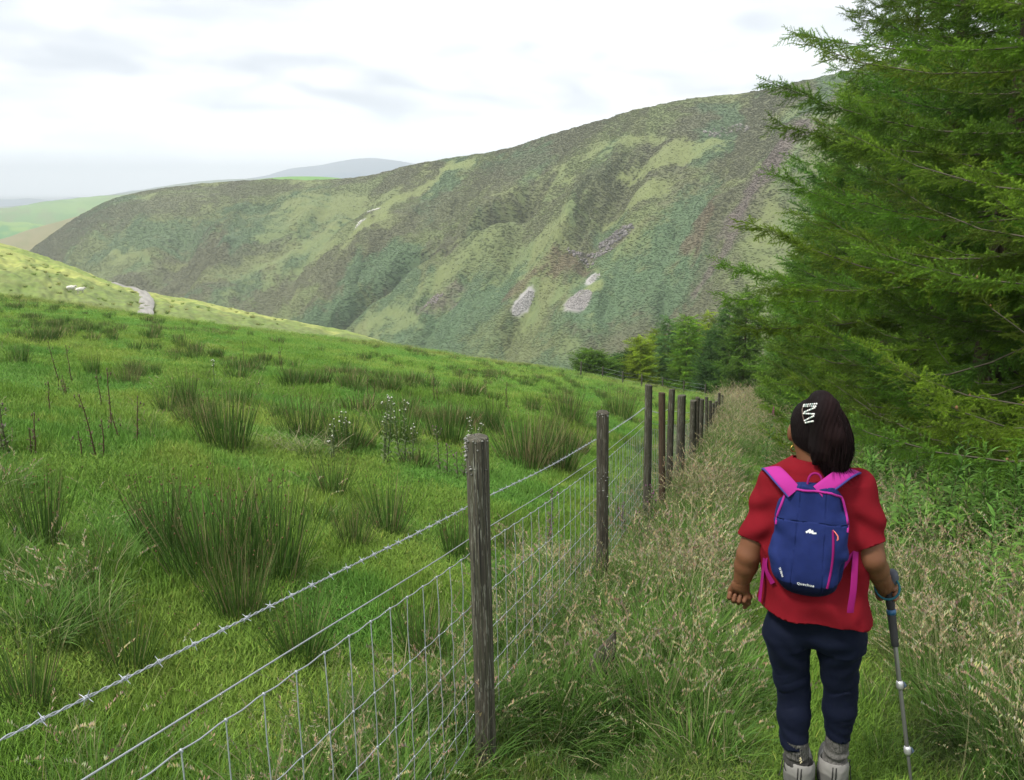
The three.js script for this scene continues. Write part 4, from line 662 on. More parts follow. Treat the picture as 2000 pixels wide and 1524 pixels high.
// ---------------------------------------------------------------- thistles
function thistle(h, stems, kind) {
  const g = new Geo();
  for (let s = 0; s < stems; s++) {
    const az = rr(0, 6.28), off = stems > 1 ? rr(0.01, 0.09) : 0, lean = rr(0.02, 0.14), H = h * (s ? rr(0.6, 0.95) : 1), x0 = Math.cos(az) * off, z0 = Math.sin(az) * off, c = kind === 'brown' ? [0.1, 0.07, 0.038] : kind === 'white' ? [0.12, 0.16, 0.065] : [0.11, 0.12, 0.06], P = [];
    for (let k = 0; k <= 5; k++) { const t = k / 5; P.push([x0 + Math.cos(az) * lean * H * t + rr(-0.006, 0.006), H * t - 0.03, z0 + Math.sin(az) * lean * H * t + rr(-0.006, 0.006)]); }
    g.tube(P, P.map((_, k) => 0.0085 - k * 0.001), 5, c);
    const n = Math.round(H * 55);
    for (let k = 0; k < n; k++) { const t = k / n, i = Math.min(4, Math.floor(t * 5)), f = t * 5 - i, x = lerp(P[i][0], P[i + 1][0], f), y = lerp(P[i][1], P[i + 1][1], f), z = lerp(P[i][2], P[i + 1][2], f), a = k * 2.4, L = (kind === 'brown' ? rr(0.02, 0.06) : rr(0.035, 0.095)) * (1.1 - t * 0.5), v = rr(0.7, 1.3); g.strip([[x, y, z], [x + Math.cos(a) * L * 0.6, y + L * 0.3, z + Math.sin(a) * L * 0.6], [x + Math.cos(a) * L, y + L * rr(-0.2, 0.6), z + Math.sin(a) * L]], [L * 0.12, L * 0.16, 0], [-Math.sin(a), 0.3, Math.cos(a)], c.map((q) => q * v)); }
    const heads = kind === 'brown' ? 3 : 5;
    for (let k = 0; k < heads; k++) { const a = rr(0, 6.28), r = k ? rr(0.02, 0.07) : 0, y = H - 0.03 - (k ? rr(0, 0.12) : 0), x = P[5][0] + Math.cos(a) * r, z = P[5][2] + Math.sin(a) * r; g.tube([[P[4][0], P[4][1], P[4][2]], [x, y, z]], 0.002, 3, c); g.blob(x, y, z, 0.009, 0.011, 0.009, c.map((q) => q * 0.9), 0.3, 0); g.blob(x, y + 0.013, z, kind === 'white' ? 0.012 : 0.008, 0.009, kind === 'white' ? 0.012 : 0.008, kind === 'brown' ? [0.17, 0.1, 0.1] : kind === 'white' ? [0.75, 0.73, 0.68] : [0.25, 0.09, 0.2], 0.4, 0); }
  }
  return g.build();
}
[[96, 814, 72, 1, 'brown', 'brown thistle stalk third from the left edge of the pasture'], [191, 899, 138, 1, 'brown', 'tall brown thistle stalk left of the pair in the left pasture'], [202, 897, 82, 1, 'brown', 'short thistle stalk at the foot of the tall left one'], [219, 852, 135, 1, 'brown', 'tallest straight brown thistle stalk in the left pasture'], [249, 872, 102, 2, 'brown', 'forked brown thistle right of the tallest stalk'], [53, 891, 88, 2, 'brown', 'branching brown thistle near the left edge'], [20, 893, 125, 3, 'purple', 'bushy grey thistle touching the left edge'], [138, 782, 52, 3, 'brown', 'short reddish-brown thistle clump'], [117, 754, 92, 1, 'brown', 'thin brown thistle behind the short reddish clump'], [142, 757, 86, 1, 'brown', 'thin brown thistle right of its thin twin'], [162, 901, 62, 1, 'brown', 'low thistle stalk between the branching one and the tall ones'], [200, 800, 80, 1, 'brown', 'lone brown stalk above the tallest thistle'], [478, 726, 62, 1, 'brown', 'thin stalk standing alone in the middle upper pasture'], [514, 716, 44, 1, 'brown', 'small thin stalk right of the lone upper one'], [557, 735, 60, 2, 'brown', 'doubled thin thistle in the middle upper pasture'], [364, 667, 38, 1, 'brown', 'faint thistle stalk far up the pasture'], [375, 692, 32, 1, 'brown', 'faint short thistle below the far stalk'], [720, 800, 75, 2, 'brown', 'brown thistle above the white-tufted ones'], [855, 790, 62, 2, 'brown', 'brown thistle upslope of the nearest post'], [900, 770, 50, 1, 'brown', 'thin thistle upslope of the nearest post'],
  [748, 912, 150, 3, 'white', 'tall thistle with white seed tufts left of the nearest post'], [792, 905, 128, 3, 'white', 'shorter thistle with white tufts right of the tall one'], [640, 905, 90, 2, 'white', 'green thistle with a few white tufts among rushes'], [928, 890, 80, 3, 'white', 'white-tufted thistle peeping over the nearest post'], [872, 930, 105, 2, 'purple', 'purple-headed thistle left of the nearest post top'], [900, 940, 80, 2, 'purple', 'small purplish thistle beside the nearest post'], [690, 890, 95, 2, 'white', 'pale green thistle between the rush tussocks'], [1062, 1080, 130, 2, 'purple', 'purple thistle behind the netting between the two nearest posts'], [1245, 1105, 170, 3, 'purple', 'purple thistle against the netting beyond the second post'], [1215, 1090, 130, 2, 'purple', 'purple thistle touching the right side of the second post'], [420, 760, 60, 1, 'white', 'pale thistle upslope of the mid-pasture tussock'], [990, 800, 55, 2, 'brown', 'brown thistle above the wires in the right pasture'], [950, 775, 52, 2, 'brown', 'brown thistle in the upper right pasture']].forEach(([x, y, h, n, kind, label]) => { const p = onGround(x, y), o = mesh('thistle', thistle(h * p[3] / FOCAL, n, kind), herbMat); o.position.set(p[0], p[1], p[2]); tag(o, label, 'thistle', 'thistles in the pasture'); });

// ---------------------------------------------------------------- two sheep on the far pasture
[[0.38, 0.34, 0.5, 'white sheep lying on the far pasture left of the lane'], [0.396, 0.33, 0.7, 'second white sheep nearest to the lane, half hidden by rushes']].forEach(([u, v, turn, label]) => {
  const p = shoulder.point(u, v), o = thing('sheep', label, 'sheep', [p[0], p[1], p[2]], turn, 'sheep on the far pasture'), wool = solidMat(), f = new Geo();
  for (const [x, y, r] of [[0, 0.55, 0.34], [0.26, 0.56, 0.3], [-0.26, 0.55, 0.31], [0.1, 0.62, 0.27]]) f.blob(x, y, 0, r, r * 0.82, r * 0.8, [0.62, 0.6, 0.54], 0.08, 2);
  mesh('fleece', f.build(), wool, o);
  const h = new Geo(); h.tube([[0.42, 0.66, 0], [0.56, 0.76, 0], [0.64, 0.7, 0], [0.74, 0.6, 0]], [0.14, 0.11, 0.095, 0.05], 8, [0.5, 0.48, 0.42], true); for (const s of [-1, 1]) h.blob(0.58, 0.79, s * 0.12, 0.03, 0.025, 0.07, [0.45, 0.42, 0.38], 0.1, 1); mesh('head', h.build(), wool, o);
  for (const [x, z] of [[0.3, 0.13], [0.3, -0.13], [-0.32, 0.13], [-0.32, -0.13]]) { const l = new Geo(); l.tube([[x, 0.45, z], [x + 0.02, 0.22, z], [x, 0, z]], [0.07, 0.04, 0.035], 6, [0.4, 0.38, 0.33], true); mesh('leg', l.build(), wool, o); }
});
// ---------------------------------------------------------------- dark crumbly molehills on the path
[[1708, 1452, 0.085, 'dark crumbled molehill on the path between the boots and the pole'], [1697, 1375, 0.07, 'trampled brown soil patch on the path beyond the right knee']].forEach(([x, y, r, label]) => { const p = onGround(x, y), o = thing('molehill', label, 'molehill', [p[0], p[1], p[2]]), g = new Geo(); for (let k = 0; k < 70; k++) { const a = rr(0, 6.28), q = Math.sqrt(rnd()) * r, s = rr(0.006, 0.018), v = rr(0.5, 1.5); g.blob(Math.cos(a) * q, 0.005 + (1 - q / r) * 0.03, Math.sin(a) * q, s, s * 0.8, s, [0.04 * v, 0.026 * v, 0.016 * v], 0.4, 0); } const m = mesh('soil', g.build(), solidMat(), o); m.userData.kind = 'stuff'; });
// ---------------------------------------------------------------- smooth bodies: distance fields meshed on a grid
function surfaceNet(f, lo, hi, h, colour) {
  const nx = Math.ceil((hi[0] - lo[0]) / h) + 1, ny = Math.ceil((hi[1] - lo[1]) / h) + 1, nz = Math.ceil((hi[2] - lo[2]) / h) + 1, V = new Float32Array(nx * ny * nz), id = (i, j, k) => (k * ny + j) * nx + i;
  for (let k = 0; k < nz; k++) for (let j = 0; j < ny; j++) for (let i = 0; i < nx; i++) V[id(i, j, k)] = f(lo[0] + i * h, lo[1] + j * h, lo[2] + k * h);
  const at3 = new Int32Array(nx * ny * nz).fill(-1), g = new Geo(), nrm = [], E = [[0, 0, 0, 1, 0, 0], [0, 1, 0, 1, 1, 0], [0, 0, 1, 1, 0, 1], [0, 1, 1, 1, 1, 1], [0, 0, 0, 0, 1, 0], [1, 0, 0, 1, 1, 0], [0, 0, 1, 0, 1, 1], [1, 0, 1, 1, 1, 1], [0, 0, 0, 0, 0, 1], [1, 0, 0, 1, 0, 1], [0, 1, 0, 0, 1, 1], [1, 1, 0, 1, 1, 1]];
  for (let k = 0; k < nz - 1; k++) for (let j = 0; j < ny - 1; j++) for (let i = 0; i < nx - 1; i++) {
    const s = V[id(i, j, k)] < 0; let same = true;
    for (let c = 1; c < 8 && same; c++) same = (V[id(i + (c & 1), j + (c >> 1 & 1), k + (c >> 2))] < 0) === s;
    if (same) continue;
    let x = 0, y = 0, z = 0, n = 0;
    for (const e of E) { const a = V[id(i + e[0], j + e[1], k + e[2])], b = V[id(i + e[3], j + e[4], k + e[5])]; if ((a < 0) === (b < 0)) continue; const t = a / (a - b); x += e[0] + (e[3] - e[0]) * t; y += e[1] + (e[4] - e[1]) * t; z += e[2] + (e[5] - e[2]) * t; n++; }
    let p = [lo[0] + (i + x / n) * h, lo[1] + (j + y / n) * h, lo[2] + (k + z / n) * h], gr; const q = h * 0.25;
    for (let it = 0; it < 2; it++) { gr = [f(p[0] + q, p[1], p[2]) - f(p[0] - q, p[1], p[2]), f(p[0], p[1] + q, p[2]) - f(p[0], p[1] - q, p[2]), f(p[0], p[1], p[2] + q) - f(p[0], p[1], p[2] - q)]; const l = Math.hypot(...gr) || 1, v = clamp(f(...p), -h * 0.4, h * 0.4); gr = gr.map((c) => c / l); if (!it) p = p.map((c, m) => c - gr[m] * v); }
    at3[id(i, j, k)] = g.v(...p, colour ? colour(...p) : [1, 1, 1]); g.uv.push(p[0] + p[2] * 0.8, p[1] + p[2] * 0.15); nrm.push(...gr);
  }
  for (let k = 1; k < nz - 1; k++) for (let j = 1; j < ny - 1; j++) for (let i = 1; i < nx - 1; i++) {
    const a = V[id(i, j, k)] < 0, put = (b, v) => { if (a === b || v.some((q) => q < 0)) return; a ? g.quad(v[0], v[1], v[2], v[3]) : g.quad(v[3], v[2], v[1], v[0]); };
    put(V[id(i + 1, j, k)] < 0, [at3[id(i, j - 1, k - 1)], at3[id(i, j, k - 1)], at3[id(i, j, k)], at3[id(i, j - 1, k)]]);
    put(V[id(i, j + 1, k)] < 0, [at3[id(i - 1, j, k - 1)], at3[id(i - 1, j, k)], at3[id(i, j, k)], at3[id(i, j, k - 1)]]);
    put(V[id(i, j, k + 1)] < 0, [at3[id(i - 1, j - 1, k)], at3[id(i, j - 1, k)], at3[id(i, j, k)], at3[id(i - 1, j, k)]]);
  }
  const out = g.build(); out.setAttribute('normal', new THREE.Float32BufferAttribute(nrm, 3)); return out;
}
const smin = (a, b, k) => { const h = Math.max(k - Math.abs(a - b), 0) / k; return Math.min(a, b) - h * h * k * 0.25; };
function cone(a, b, ra, rb) {                                          // tapered capsule
  const d = [b[0] - a[0], b[1] - a[1], b[2] - a[2]], l2 = d[0] ** 2 + d[1] ** 2 + d[2] ** 2;
  return (x, y, z) => { const t = clamp(((x - a[0]) * d[0] + (y - a[1]) * d[1] + (z - a[2]) * d[2]) / l2); return Math.hypot(x - a[0] - d[0] * t, y - a[1] - d[1] * t, z - a[2] - d[2] * t) - lerp(ra, rb, t); };
}
const ball = (c, r) => (x, y, z) => { const u = (x - c[0]) / r[0], v = (y - c[1]) / r[1], w = (z - c[2]) / r[2], q = Math.hypot(u, v, w); return (q - 1) * Math.min(...r) * (q < 0.2 ? 1 : 1); };
const union = (fs, k) => (x, y, z) => { let d = fs[0](x, y, z); for (let i = 1; i < fs.length; i++) d = smin(d, fs[i](x, y, z), k); return d; };
// stacked oval sections: [height, centre x, centre z, half width, half depth]
function sections(list, pow = 2.3) {
  return (x, y, z) => {
    const n = list.length; let k = 0; while (k < n - 2 && y > list[k + 1][0]) k++;
    const t = clamp((y - list[k][0]) / (list[k + 1][0] - list[k][0])), s = t * t * (3 - 2 * t) * 0.5 + t * 0.5, S = list[k].map((v, i) => lerp(v, list[k + 1][i], i ? s : t));
    const d = (Math.pow(Math.pow(Math.abs(x - S[1]) / S[3], pow) + Math.pow(Math.abs(z - S[2]) / S[4], pow), 1 / pow) - 1) * Math.min(S[3], S[4]);
    return Math.max(d, y - list[n - 1][0], list[0][0] - y);
  };
}

// ---------------------------------------------------------------- the hiker, seen from behind
const HX = 1.185, HZ = -2.87, TURN = -0.34, HY = -0.70, cT = Math.cos(TURN), sT = Math.sin(TURN);
const hiker = thing('person', 'hiker in a red T-shirt and navy trousers walking away down the footpath, hair clipped up', 'person', [HX, HY, HZ], TURN);
function J(px, py, zl) {                                               // a place on the hiker, in her own axes: zl = metres behind (+) or before (-) her middle
  const s = sight(px, py), t = (zl + HX * sT + HZ * cT) / (s[0] * sT + s[2] * cT), w = [s[0] * t - HX, CAM_Y + s[1] * t - HY, s[2] * t - HZ];
  return [w[0] * cT - w[2] * sT, w[1], w[0] * sT + w[2] * cT];
}
const mid = (a, b, t) => [lerp(a[0], b[0], t), lerp(a[1], b[1], t), lerp(a[2], b[2], t)], plus = (a, b) => [a[0] + b[0], a[1] + b[1], a[2] + b[2]];
const shL = J(1507, 952, -0.01), shR = J(1683, 956, -0.01), elL = J(1463, 1083, 0.03), elR = J(1702, 1090, 0.03), wrL = J(1447, 1142, -0.01), wrR = J(1727, 1143, -0.09), neck = J(1590, 912, 0.0), headC = J(1588, 838, -0.035);
const hipL = J(1540, 1225, 0), hipR = J(1636, 1228, 0), knL = J(1550, 1352, -0.015), knR = J(1641, 1350, -0.03), anL = J(1552, 1478, 0.04), anR = J(1632, 1468, -0.02);
const skin = new THREE.MeshPhysicalMaterial({ color: new THREE.Color(0.155, 0.064, 0.032), roughness: 0.52, specularIntensity: 0.6, vertexColors: true });
{
  const torso = sections([[0.68, hipL[0] * 0.5 + hipR[0] * 0.5, 0, 0.13, 0.085], [0.85, -0.055, 0.005, 0.15, 0.1], [1.05, -0.075, 0, 0.135, 0.095], [1.25, -0.09, -0.005, 0.15, 0.09], [1.33, -0.095, 0, 0.09, 0.06]]);
  const parts = [torso, cone(plus(neck, [0, -0.07, 0.005]), plus(neck, [0, 0.05, -0.012]), 0.058, 0.05), cone(shL, elL, 0.052, 0.045), cone(shR, elR, 0.052, 0.047), cone(elL, mid(elL, wrL, 0.35), 0.044, 0.043), cone(mid(elL, wrL, 0.35), wrL, 0.043, 0.027), cone(elR, mid(elR, wrR, 0.4), 0.046, 0.042), cone(mid(elR, wrR, 0.4), wrR, 0.042, 0.027), cone(hipL, knL, 0.065, 0.045), cone(hipR, knR, 0.065, 0.045), cone(knL, anL, 0.045, 0.028), cone(knR, anR, 0.045, 0.028), cone(anL, plus(anL, [0.01, -0.08, -0.03]), 0.026, 0.022), cone(anR, plus(anR, [0.01, -0.08, -0.03]), 0.026, 0.022)];
  const body = union(parts, 0.012), tone = (x, y, z) => { const n = 0.9 + 0.2 * fbm(x * 30, y * 30 + z * 20, 3); return [n, n, n]; };
  // head: skull, jaw, brow, nose, lips, ears; she looks ahead (-z)
  const H = (x, y, z) => plus(headC, [x, y, z]);
  const skullF = union([ball(H(0, 0.012, 0), [0.073, 0.098, 0.092]), ball(H(0, -0.052, -0.03), [0.052, 0.05, 0.058]), cone(H(0, -0.05, 0.02), plus(neck, [0, -0.03, 0]), 0.05, 0.052)], 0.035), face = union([skullF, cone(H(0, 0.0, -0.088), H(0, -0.03, -0.104), 0.008, 0.013), ball(H(0, 0.018, -0.082), [0.045, 0.01, 0.014]), ball(H(0, -0.058, -0.084), [0.022, 0.006, 0.009]), ball(H(0, -0.07, -0.081), [0.019, 0.007, 0.009]), ball(H(0, -0.098, -0.07), [0.02, 0.016, 0.018])], 0.012);
  const ears = [-1, 1].map((s) => ball(H(s * 0.075, -0.018, 0.008), [0.012, 0.03, 0.018])), headF = (x, y, z) => smin(face(x, y, z), Math.min(ears[0](x, y, z), ears[1](x, y, z)), 0.01);
  // left hand: half-closed, palm turned back; thumb towards the thigh
  const hand = [], kn = [];
  const dn = new THREE.Vector3(wrL[0] - elL[0], wrL[1] - elL[1], wrL[2] - elL[2] - 0.03).normalize(), out = new THREE.Vector3(0, 0, 1).addScaledVector(dn, -dn.z).normalize(), across = new THREE.Vector3().crossVectors(out, dn).normalize(); if (across.x < 0) across.negate();
  const F = (a, d, o) => [wrL[0] + across.x * a + dn.x * d + out.x * o, wrL[1] + across.y * a + dn.y * d + out.y * o, wrL[2] + across.z * a + dn.z * d + out.z * o];
  [[-0.029, 0.056, 0.86], [-0.0105, 0.062, 0.98], [0.009, 0.063, 1.0], [0.028, 0.06, 0.92]].forEach(([a, d, s], k) => {
    hand.push(cone(F(a * 0.55, 0.008, 0), F(a, d, -0.004), 0.0155, 0.0125));
    let p = F(a, d, -0.004), ang = 1.15 + 0.07 * k, r = 0.0098; [[0.036 * s, 1.45], [0.024 * s, 1.2], [0.018 * s, 0.6]].forEach(([l, turn]) => { const q = [p[0] + (dn.x * Math.cos(ang) + out.x * Math.sin(ang)) * l, p[1] + (dn.y * Math.cos(ang) + out.y * Math.sin(ang)) * l, p[2] + (dn.z * Math.cos(ang) + out.z * Math.sin(ang)) * l]; kn.push(cone(p, q, r, r * 0.9)); p = q; ang += turn; r *= 0.9; });
  });
  const thumb = [cone(F(0.018, 0.012, 0.008), F(0.04, 0.04, 0.014), 0.0145, 0.0115), cone(F(0.04, 0.04, 0.014), F(0.043, 0.07, 0.02), 0.0112, 0.0098), cone(F(0.043, 0.07, 0.02), F(0.036, 0.093, 0.026), 0.0096, 0.0078)];
  const palm = union(hand, 0.016), fingers = (x, y, z) => { let d = 1; for (const q of kn) d = Math.min(d, q(x, y, z)); return d; }, thumbF = union(thumb, 0.008), wristL = cone(mid(elL, wrL, 0.6), wrL, 0.0345, 0.027), leftHand = (x, y, z) => smin(smin(smin(palm(x, y, z), fingers(x, y, z), 0.005), thumbF(x, y, z), 0.01), wristL(x, y, z), 0.02);
  const cut = (f, g) => (x, y, z) => Math.max(f(x, y, z), g(x, y, z));
  const lim = (c, r) => [c.map((v) => v - r), c.map((v) => v + r)];
  const full = (x, y, z) => { let d = body(x, y, z); if (y > neck[1] - 0.02) d = smin(d, headF(x, y, z), 0.02); if (Math.abs(x - wrL[0]) < 0.12 && y < wrL[1] + 0.1) d = smin(d, leftHand(x, y, z), 0.008); if (Math.abs(x - gripC[0]) < 0.14 && Math.abs(y - gripC[1]) < 0.14) d = smin(d, rightHand(x, y, z), 0.008); return d; };
  // right hand closed round the pole's grip
  var gripTop = J(1733, 1126, -0.11), gripEnd = J(1738, 1186, -0.105), gripC = mid(gripTop, gripEnd, 0.45);
  const ax = new THREE.Vector3(gripEnd[0] - gripTop[0], gripEnd[1] - gripTop[1], gripEnd[2] - gripTop[2]).normalize(), u0 = new THREE.Vector3(wrR[0] - gripC[0], 0, wrR[2] - gripC[2]); u0.addScaledVector(ax, -u0.dot(ax)).normalize(); const v0 = new THREE.Vector3().crossVectors(ax, u0);
  const ringP = (t, ang, r) => [gripC[0] + ax.x * t + (u0.x * Math.cos(ang) + v0.x * Math.sin(ang)) * r, gripC[1] + ax.y * t + (u0.y * Math.cos(ang) + v0.y * Math.sin(ang)) * r, gripC[2] + ax.z * t + (u0.z * Math.cos(ang) + v0.z * Math.sin(ang)) * r];
  const rh = [cone(mid(elR, wrR, 0.6), wrR, 0.0345, 0.028)], rf = [];
  [-0.03, -0.01, 0.01, 0.029].forEach((t, k) => { rh.push(cone(wrR, ringP(t, 0.9, 0.03), 0.02, 0.0135)); for (let q = 0; q < 4; q++) rf.push(cone(ringP(t, 0.9 + q * 0.95, 0.0285), ringP(t, 0.9 + (q + 1) * 0.95, q === 3 ? 0.026 : 0.0285), 0.0098 - q * 0.0005, 0.0094 - q * 0.0006)); });
  rf.push(cone(ringP(-0.015, -0.5, 0.03), ringP(-0.045, -1.5, 0.028), 0.0135, 0.011), cone(ringP(-0.045, -1.5, 0.028), ringP(-0.05, -2.5, 0.026), 0.0108, 0.009));
  const rPalm = union(rh, 0.02); var rightHand = (x, y, z) => { let d = 1; for (const q of rf) d = Math.min(d, q(x, y, z)); return smin(rPalm(x, y, z), d, 0.008); };
  const bits = [];
  const box = (c, r) => (x, y, z) => Math.max(Math.abs(x - c[0]) - r[0], Math.abs(y - c[1]) - r[1], Math.abs(z - c[2]) - r[2]);
  const hb = box(plus(headC, [0, -0.005, 0]), [0.16, 0.135, 0.16]), lc = plus(wrL, [0.01, -0.06, 0]), lb = box(lc, [0.09, 0.085, 0.1]), rb = box(gripC, [0.1, 0.1, 0.1]);
  bits.push(surfaceNet((x, y, z) => Math.max(full(x, y, z), -(hb(x, y, z) + 0.012), -(lb(x, y, z) + 0.012), -(rb(x, y, z) + 0.012)), [-0.5, -0.02, -0.32], [0.36, 1.5, 0.26], 0.012, tone));
  bits.push(surfaceNet((x, y, z) => Math.max(full(x, y, z) + 0.003 * sstep(-0.022, 0, hb(x, y, z)) - 0.0008, hb(x, y, z) - 0.004), plus(headC, [-0.13, -0.16, -0.15]), plus(headC, [0.13, 0.14, 0.14]), 0.0045, tone), surfaceNet((x, y, z) => Math.max(full(x, y, z) + 0.003 * sstep(-0.022, 0, lb(x, y, z)) - 0.0008, lb(x, y, z) - 0.004), plus(lc, [-0.11, -0.11, -0.12]), plus(lc, [0.11, 0.11, 0.12]), 0.003, tone), surfaceNet((x, y, z) => Math.max(full(x, y, z) + 0.003 * sstep(-0.022, 0, rb(x, y, z)) - 0.0008, rb(x, y, z) - 0.004), plus(gripC, [-0.12, -0.12, -0.12]), plus(gripC, [0.12, 0.12, 0.12]), 0.0035, tone));
  mesh('body', mergeGeometries(bits), skin, hiker);
  const eyeG = new Geo(); eyeG.blob(0, 0, 0, 0.011, 0.0075, 0.006, [0.75, 0.72, 0.68], 0, 1); eyeG.blob(0, 0, -0.0045, 0.0045, 0.0045, 0.0022, [0.03, 0.015, 0.01], 0, 1);
  for (const s of [-1, 1]) { const e = mesh('eye', eyeG.build(), solidMat({ roughness: 0.2 }), hiker); e.position.set(headC[0] + s * 0.031, headC[1] + 0.004, headC[2] - 0.0835); }
}
// cloth with a fine weave
const weave = (() => { const S = 256, d = new Uint8Array(S * S * 4), r = mulberry(9); for (let y = 0; y < S; y++) for (let x = 0; x < S; x++) { const v = 128 + 55 * Math.sin(x * Math.PI / 2) * Math.sin(y * Math.PI / 2) + (r() - 0.5) * 60, o = (y * S + x) * 4; d[o] = d[o + 1] = d[o + 2] = v; d[o + 3] = 255; } const t = new THREE.DataTexture(d, S, S); t.wrapS = t.wrapT = THREE.RepeatWrapping; t.magFilter = THREE.LinearFilter; t.repeat.set(9, 9); t.needsUpdate = true; return t; })();
const cloth = (c, o = {}) => new THREE.MeshPhysicalMaterial({ color: new THREE.Color(...c), roughness: 0.92, bumpMap: weave, bumpScale: 0.0006, specularIntensity: 0.3, vertexColors: true, ...o });
{
  // T-shirt: loose body, two short sleeves, ribbed collar
  const bodyF = sections([[0.70, -0.052, 0, 0.214, 0.158], [0.78, -0.055, 0.002, 0.205, 0.154], [0.9, -0.062, 0.002, 0.19, 0.143], [1.02, -0.072, 0, 0.184, 0.134], [1.14, -0.082, 0, 0.178, 0.125], [1.24, -0.09, 0, 0.182, 0.116], [1.3, -0.094, -0.002, 0.172, 0.1], [1.335, -0.096, -0.004, 0.125, 0.084], [1.378, -0.098, -0.006, 0.07, 0.066]], 2.2);
  const slL = mid(shL, elL, 0.8), slR = mid(shR, elR, 0.8), sleeveL = cone(plus(shL, [0.015, 0.012, 0]), slL, 0.064, 0.061), sleeveR = cone(plus(shR, [-0.015, 0.012, 0]), slR, 0.065, 0.062);
  const cutAt = (p, q, t) => { const d = new THREE.Vector3(q[0] - p[0], q[1] - p[1], q[2] - p[2]), l = d.length(); d.divideScalar(l); return (x, y, z) => (x - p[0]) * d.x + (y - p[1]) * d.y + (z - p[2]) * d.z - l * t; };
  const cL = cutAt(shL, elL, 0.76), cR = cutAt(shR, elR, 0.78), hem = (x) => 0.792 - (x + 0.05) * 0.06 + Math.sin(x * 21 + 1) * 0.006;
  const fold = (x, y, z) => { const back = sstep(-0.05, 0.08, z); return 0.009 * Math.sin((y * 26 + x * 18) + 2.5 * noise(x * 7, y * 7)) * sstep(1.02, 0.82, y) * (0.4 + noise(x * 5 + 3, y * 6)) + 0.008 * Math.sin(x * 42 + y * 12 + noise(y * 5, x * 5) * 4) * sstep(1.3, 1.0, y) * 0.8 + 0.008 * Math.sin((y - 1.12) * 55 + Math.abs(x + 0.09) * 30) * sstep(0.1, 0.17, Math.abs(x + 0.09)) * sstep(0.95, 1.05, y) * sstep(1.3, 1.15, y) + (noise(x * 16, y * 16 + z * 9) - 0.5) * 0.004 * back; };
  const neckHole = cone(plus(neck, [0, -0.02, -0.012]), plus(neck, [0, 0.12, -0.03]), 0.068, 0.09);
  const shirtF = (x, y, z) => { let d = smin(bodyF(x, y, z), Math.min(Math.max(sleeveL(x, y, z), cL(x, y, z)), Math.max(sleeveR(x, y, z), cR(x, y, z))), 0.03); d += fold(x, y, z); d = Math.max(d, hem(x) - y, -neckHole(x, y, z)); return Math.max(d, -Math.max(bodyF(x, y, z) + 0.03, y - hem(x) - 0.04)); };
  const shirt = mesh('t_shirt', surfaceNet(shirtF, [-0.46, 0.69, -0.22], [0.34, 1.42, 0.22], 0.0068, (x, y, z) => { const n = 0.88 + 0.24 * fbm(x * 25, y * 25 + z * 14, 3); return [n, n, n]; }), cloth([0.165, 0.0085, 0.0145], { specularIntensity: 0.1 }), hiker);
  const rib = new Geo(), P = []; for (let k = 0; k <= 40; k++) { const a = k / 40 * 6.283; P.push([neck[0] + Math.cos(a) * 0.071, neck[1] - 0.008 + Math.sin(a) * 0.01, neck[2] - 0.01 + Math.sin(a) * 0.064]); } rib.tube(P, 0.0075, 6); mesh('collar', rib.build(), cloth([0.155, 0.008, 0.0135]), hiker);
  const seam = new Geo(), HP = []; for (let k = 0; k <= 60; k++) { const a = Math.PI * (k / 60) , x = -0.052 - Math.cos(a) * 0.21; HP.push([x, hem(x) + 0.022, 0.0 + Math.sin(a) * 0.157]); }
  // trousers
  const hips = sections([[0.5, 0.0, 0, 0.1, 0.05], [0.64, -0.01, 0.0, 0.14, 0.075], [0.71, -0.03, 0.003, 0.158, 0.1], [0.8, -0.05, 0.005, 0.164, 0.115], [0.9, -0.06, 0, 0.16, 0.11]]), hemL = J(1552, 1456, 0.035), hemR = J(1637, 1440, -0.02), crotch = cone(J(1589, 1262, -0.16), J(1589, 1262, 0.18), 0.012, 0.012);
  const upL = plus(hipL, [-0.004, -0.02, 0.01]), upR = plus(hipR, [0.004, -0.02, 0.01]), legs = [cone(upL, mid(upL, knL, 0.75), 0.09, 0.064), cone(mid(upL, knL, 0.75), knL, 0.064, 0.056), cone(knL, mid(knL, hemL, 0.4), 0.056, 0.059), cone(mid(knL, hemL, 0.4), plus(hemL, [0, -0.02, 0]), 0.059, 0.049)], legs2 = [cone(upR, mid(upR, knR, 0.75), 0.09, 0.064), cone(mid(upR, knR, 0.75), knR, 0.064, 0.056), cone(knR, mid(knR, hemR, 0.4), 0.056, 0.058), cone(mid(knR, hemR, 0.4), plus(hemR, [0, -0.02, 0]), 0.058, 0.045)];
  const lA = union(legs, 0.02), lB = union(legs2, 0.02), creases = (x, y, z) => { const k = Math.exp(-(((y - 0.44) / 0.07) ** 2)), kk = Math.exp(-(((y - 0.62) / 0.09) ** 2)); return 0.0065 * (sstep(0.35, 0.75, noise(y * 42 + Math.sin(x * 26 + (x > 0 ? 2 : 0)) * 1.1 + z * 5, x * 9 + 4)) - 0.5) * k + 0.0045 * Math.sin(y * 70 + (x > 0 ? -1 : 1) * x * 60 + noise(x * 12, y * 9) * 5) * kk * noise(x * 8, y * 6 + 3) + (noise(x * 14, y * 12 + z * 8) - 0.5) * 0.006 + 0.002 * Math.sin(y * 120 + x * 50 + z * 30) * Math.exp(-(((y - 0.27) / 0.05) ** 2)); };
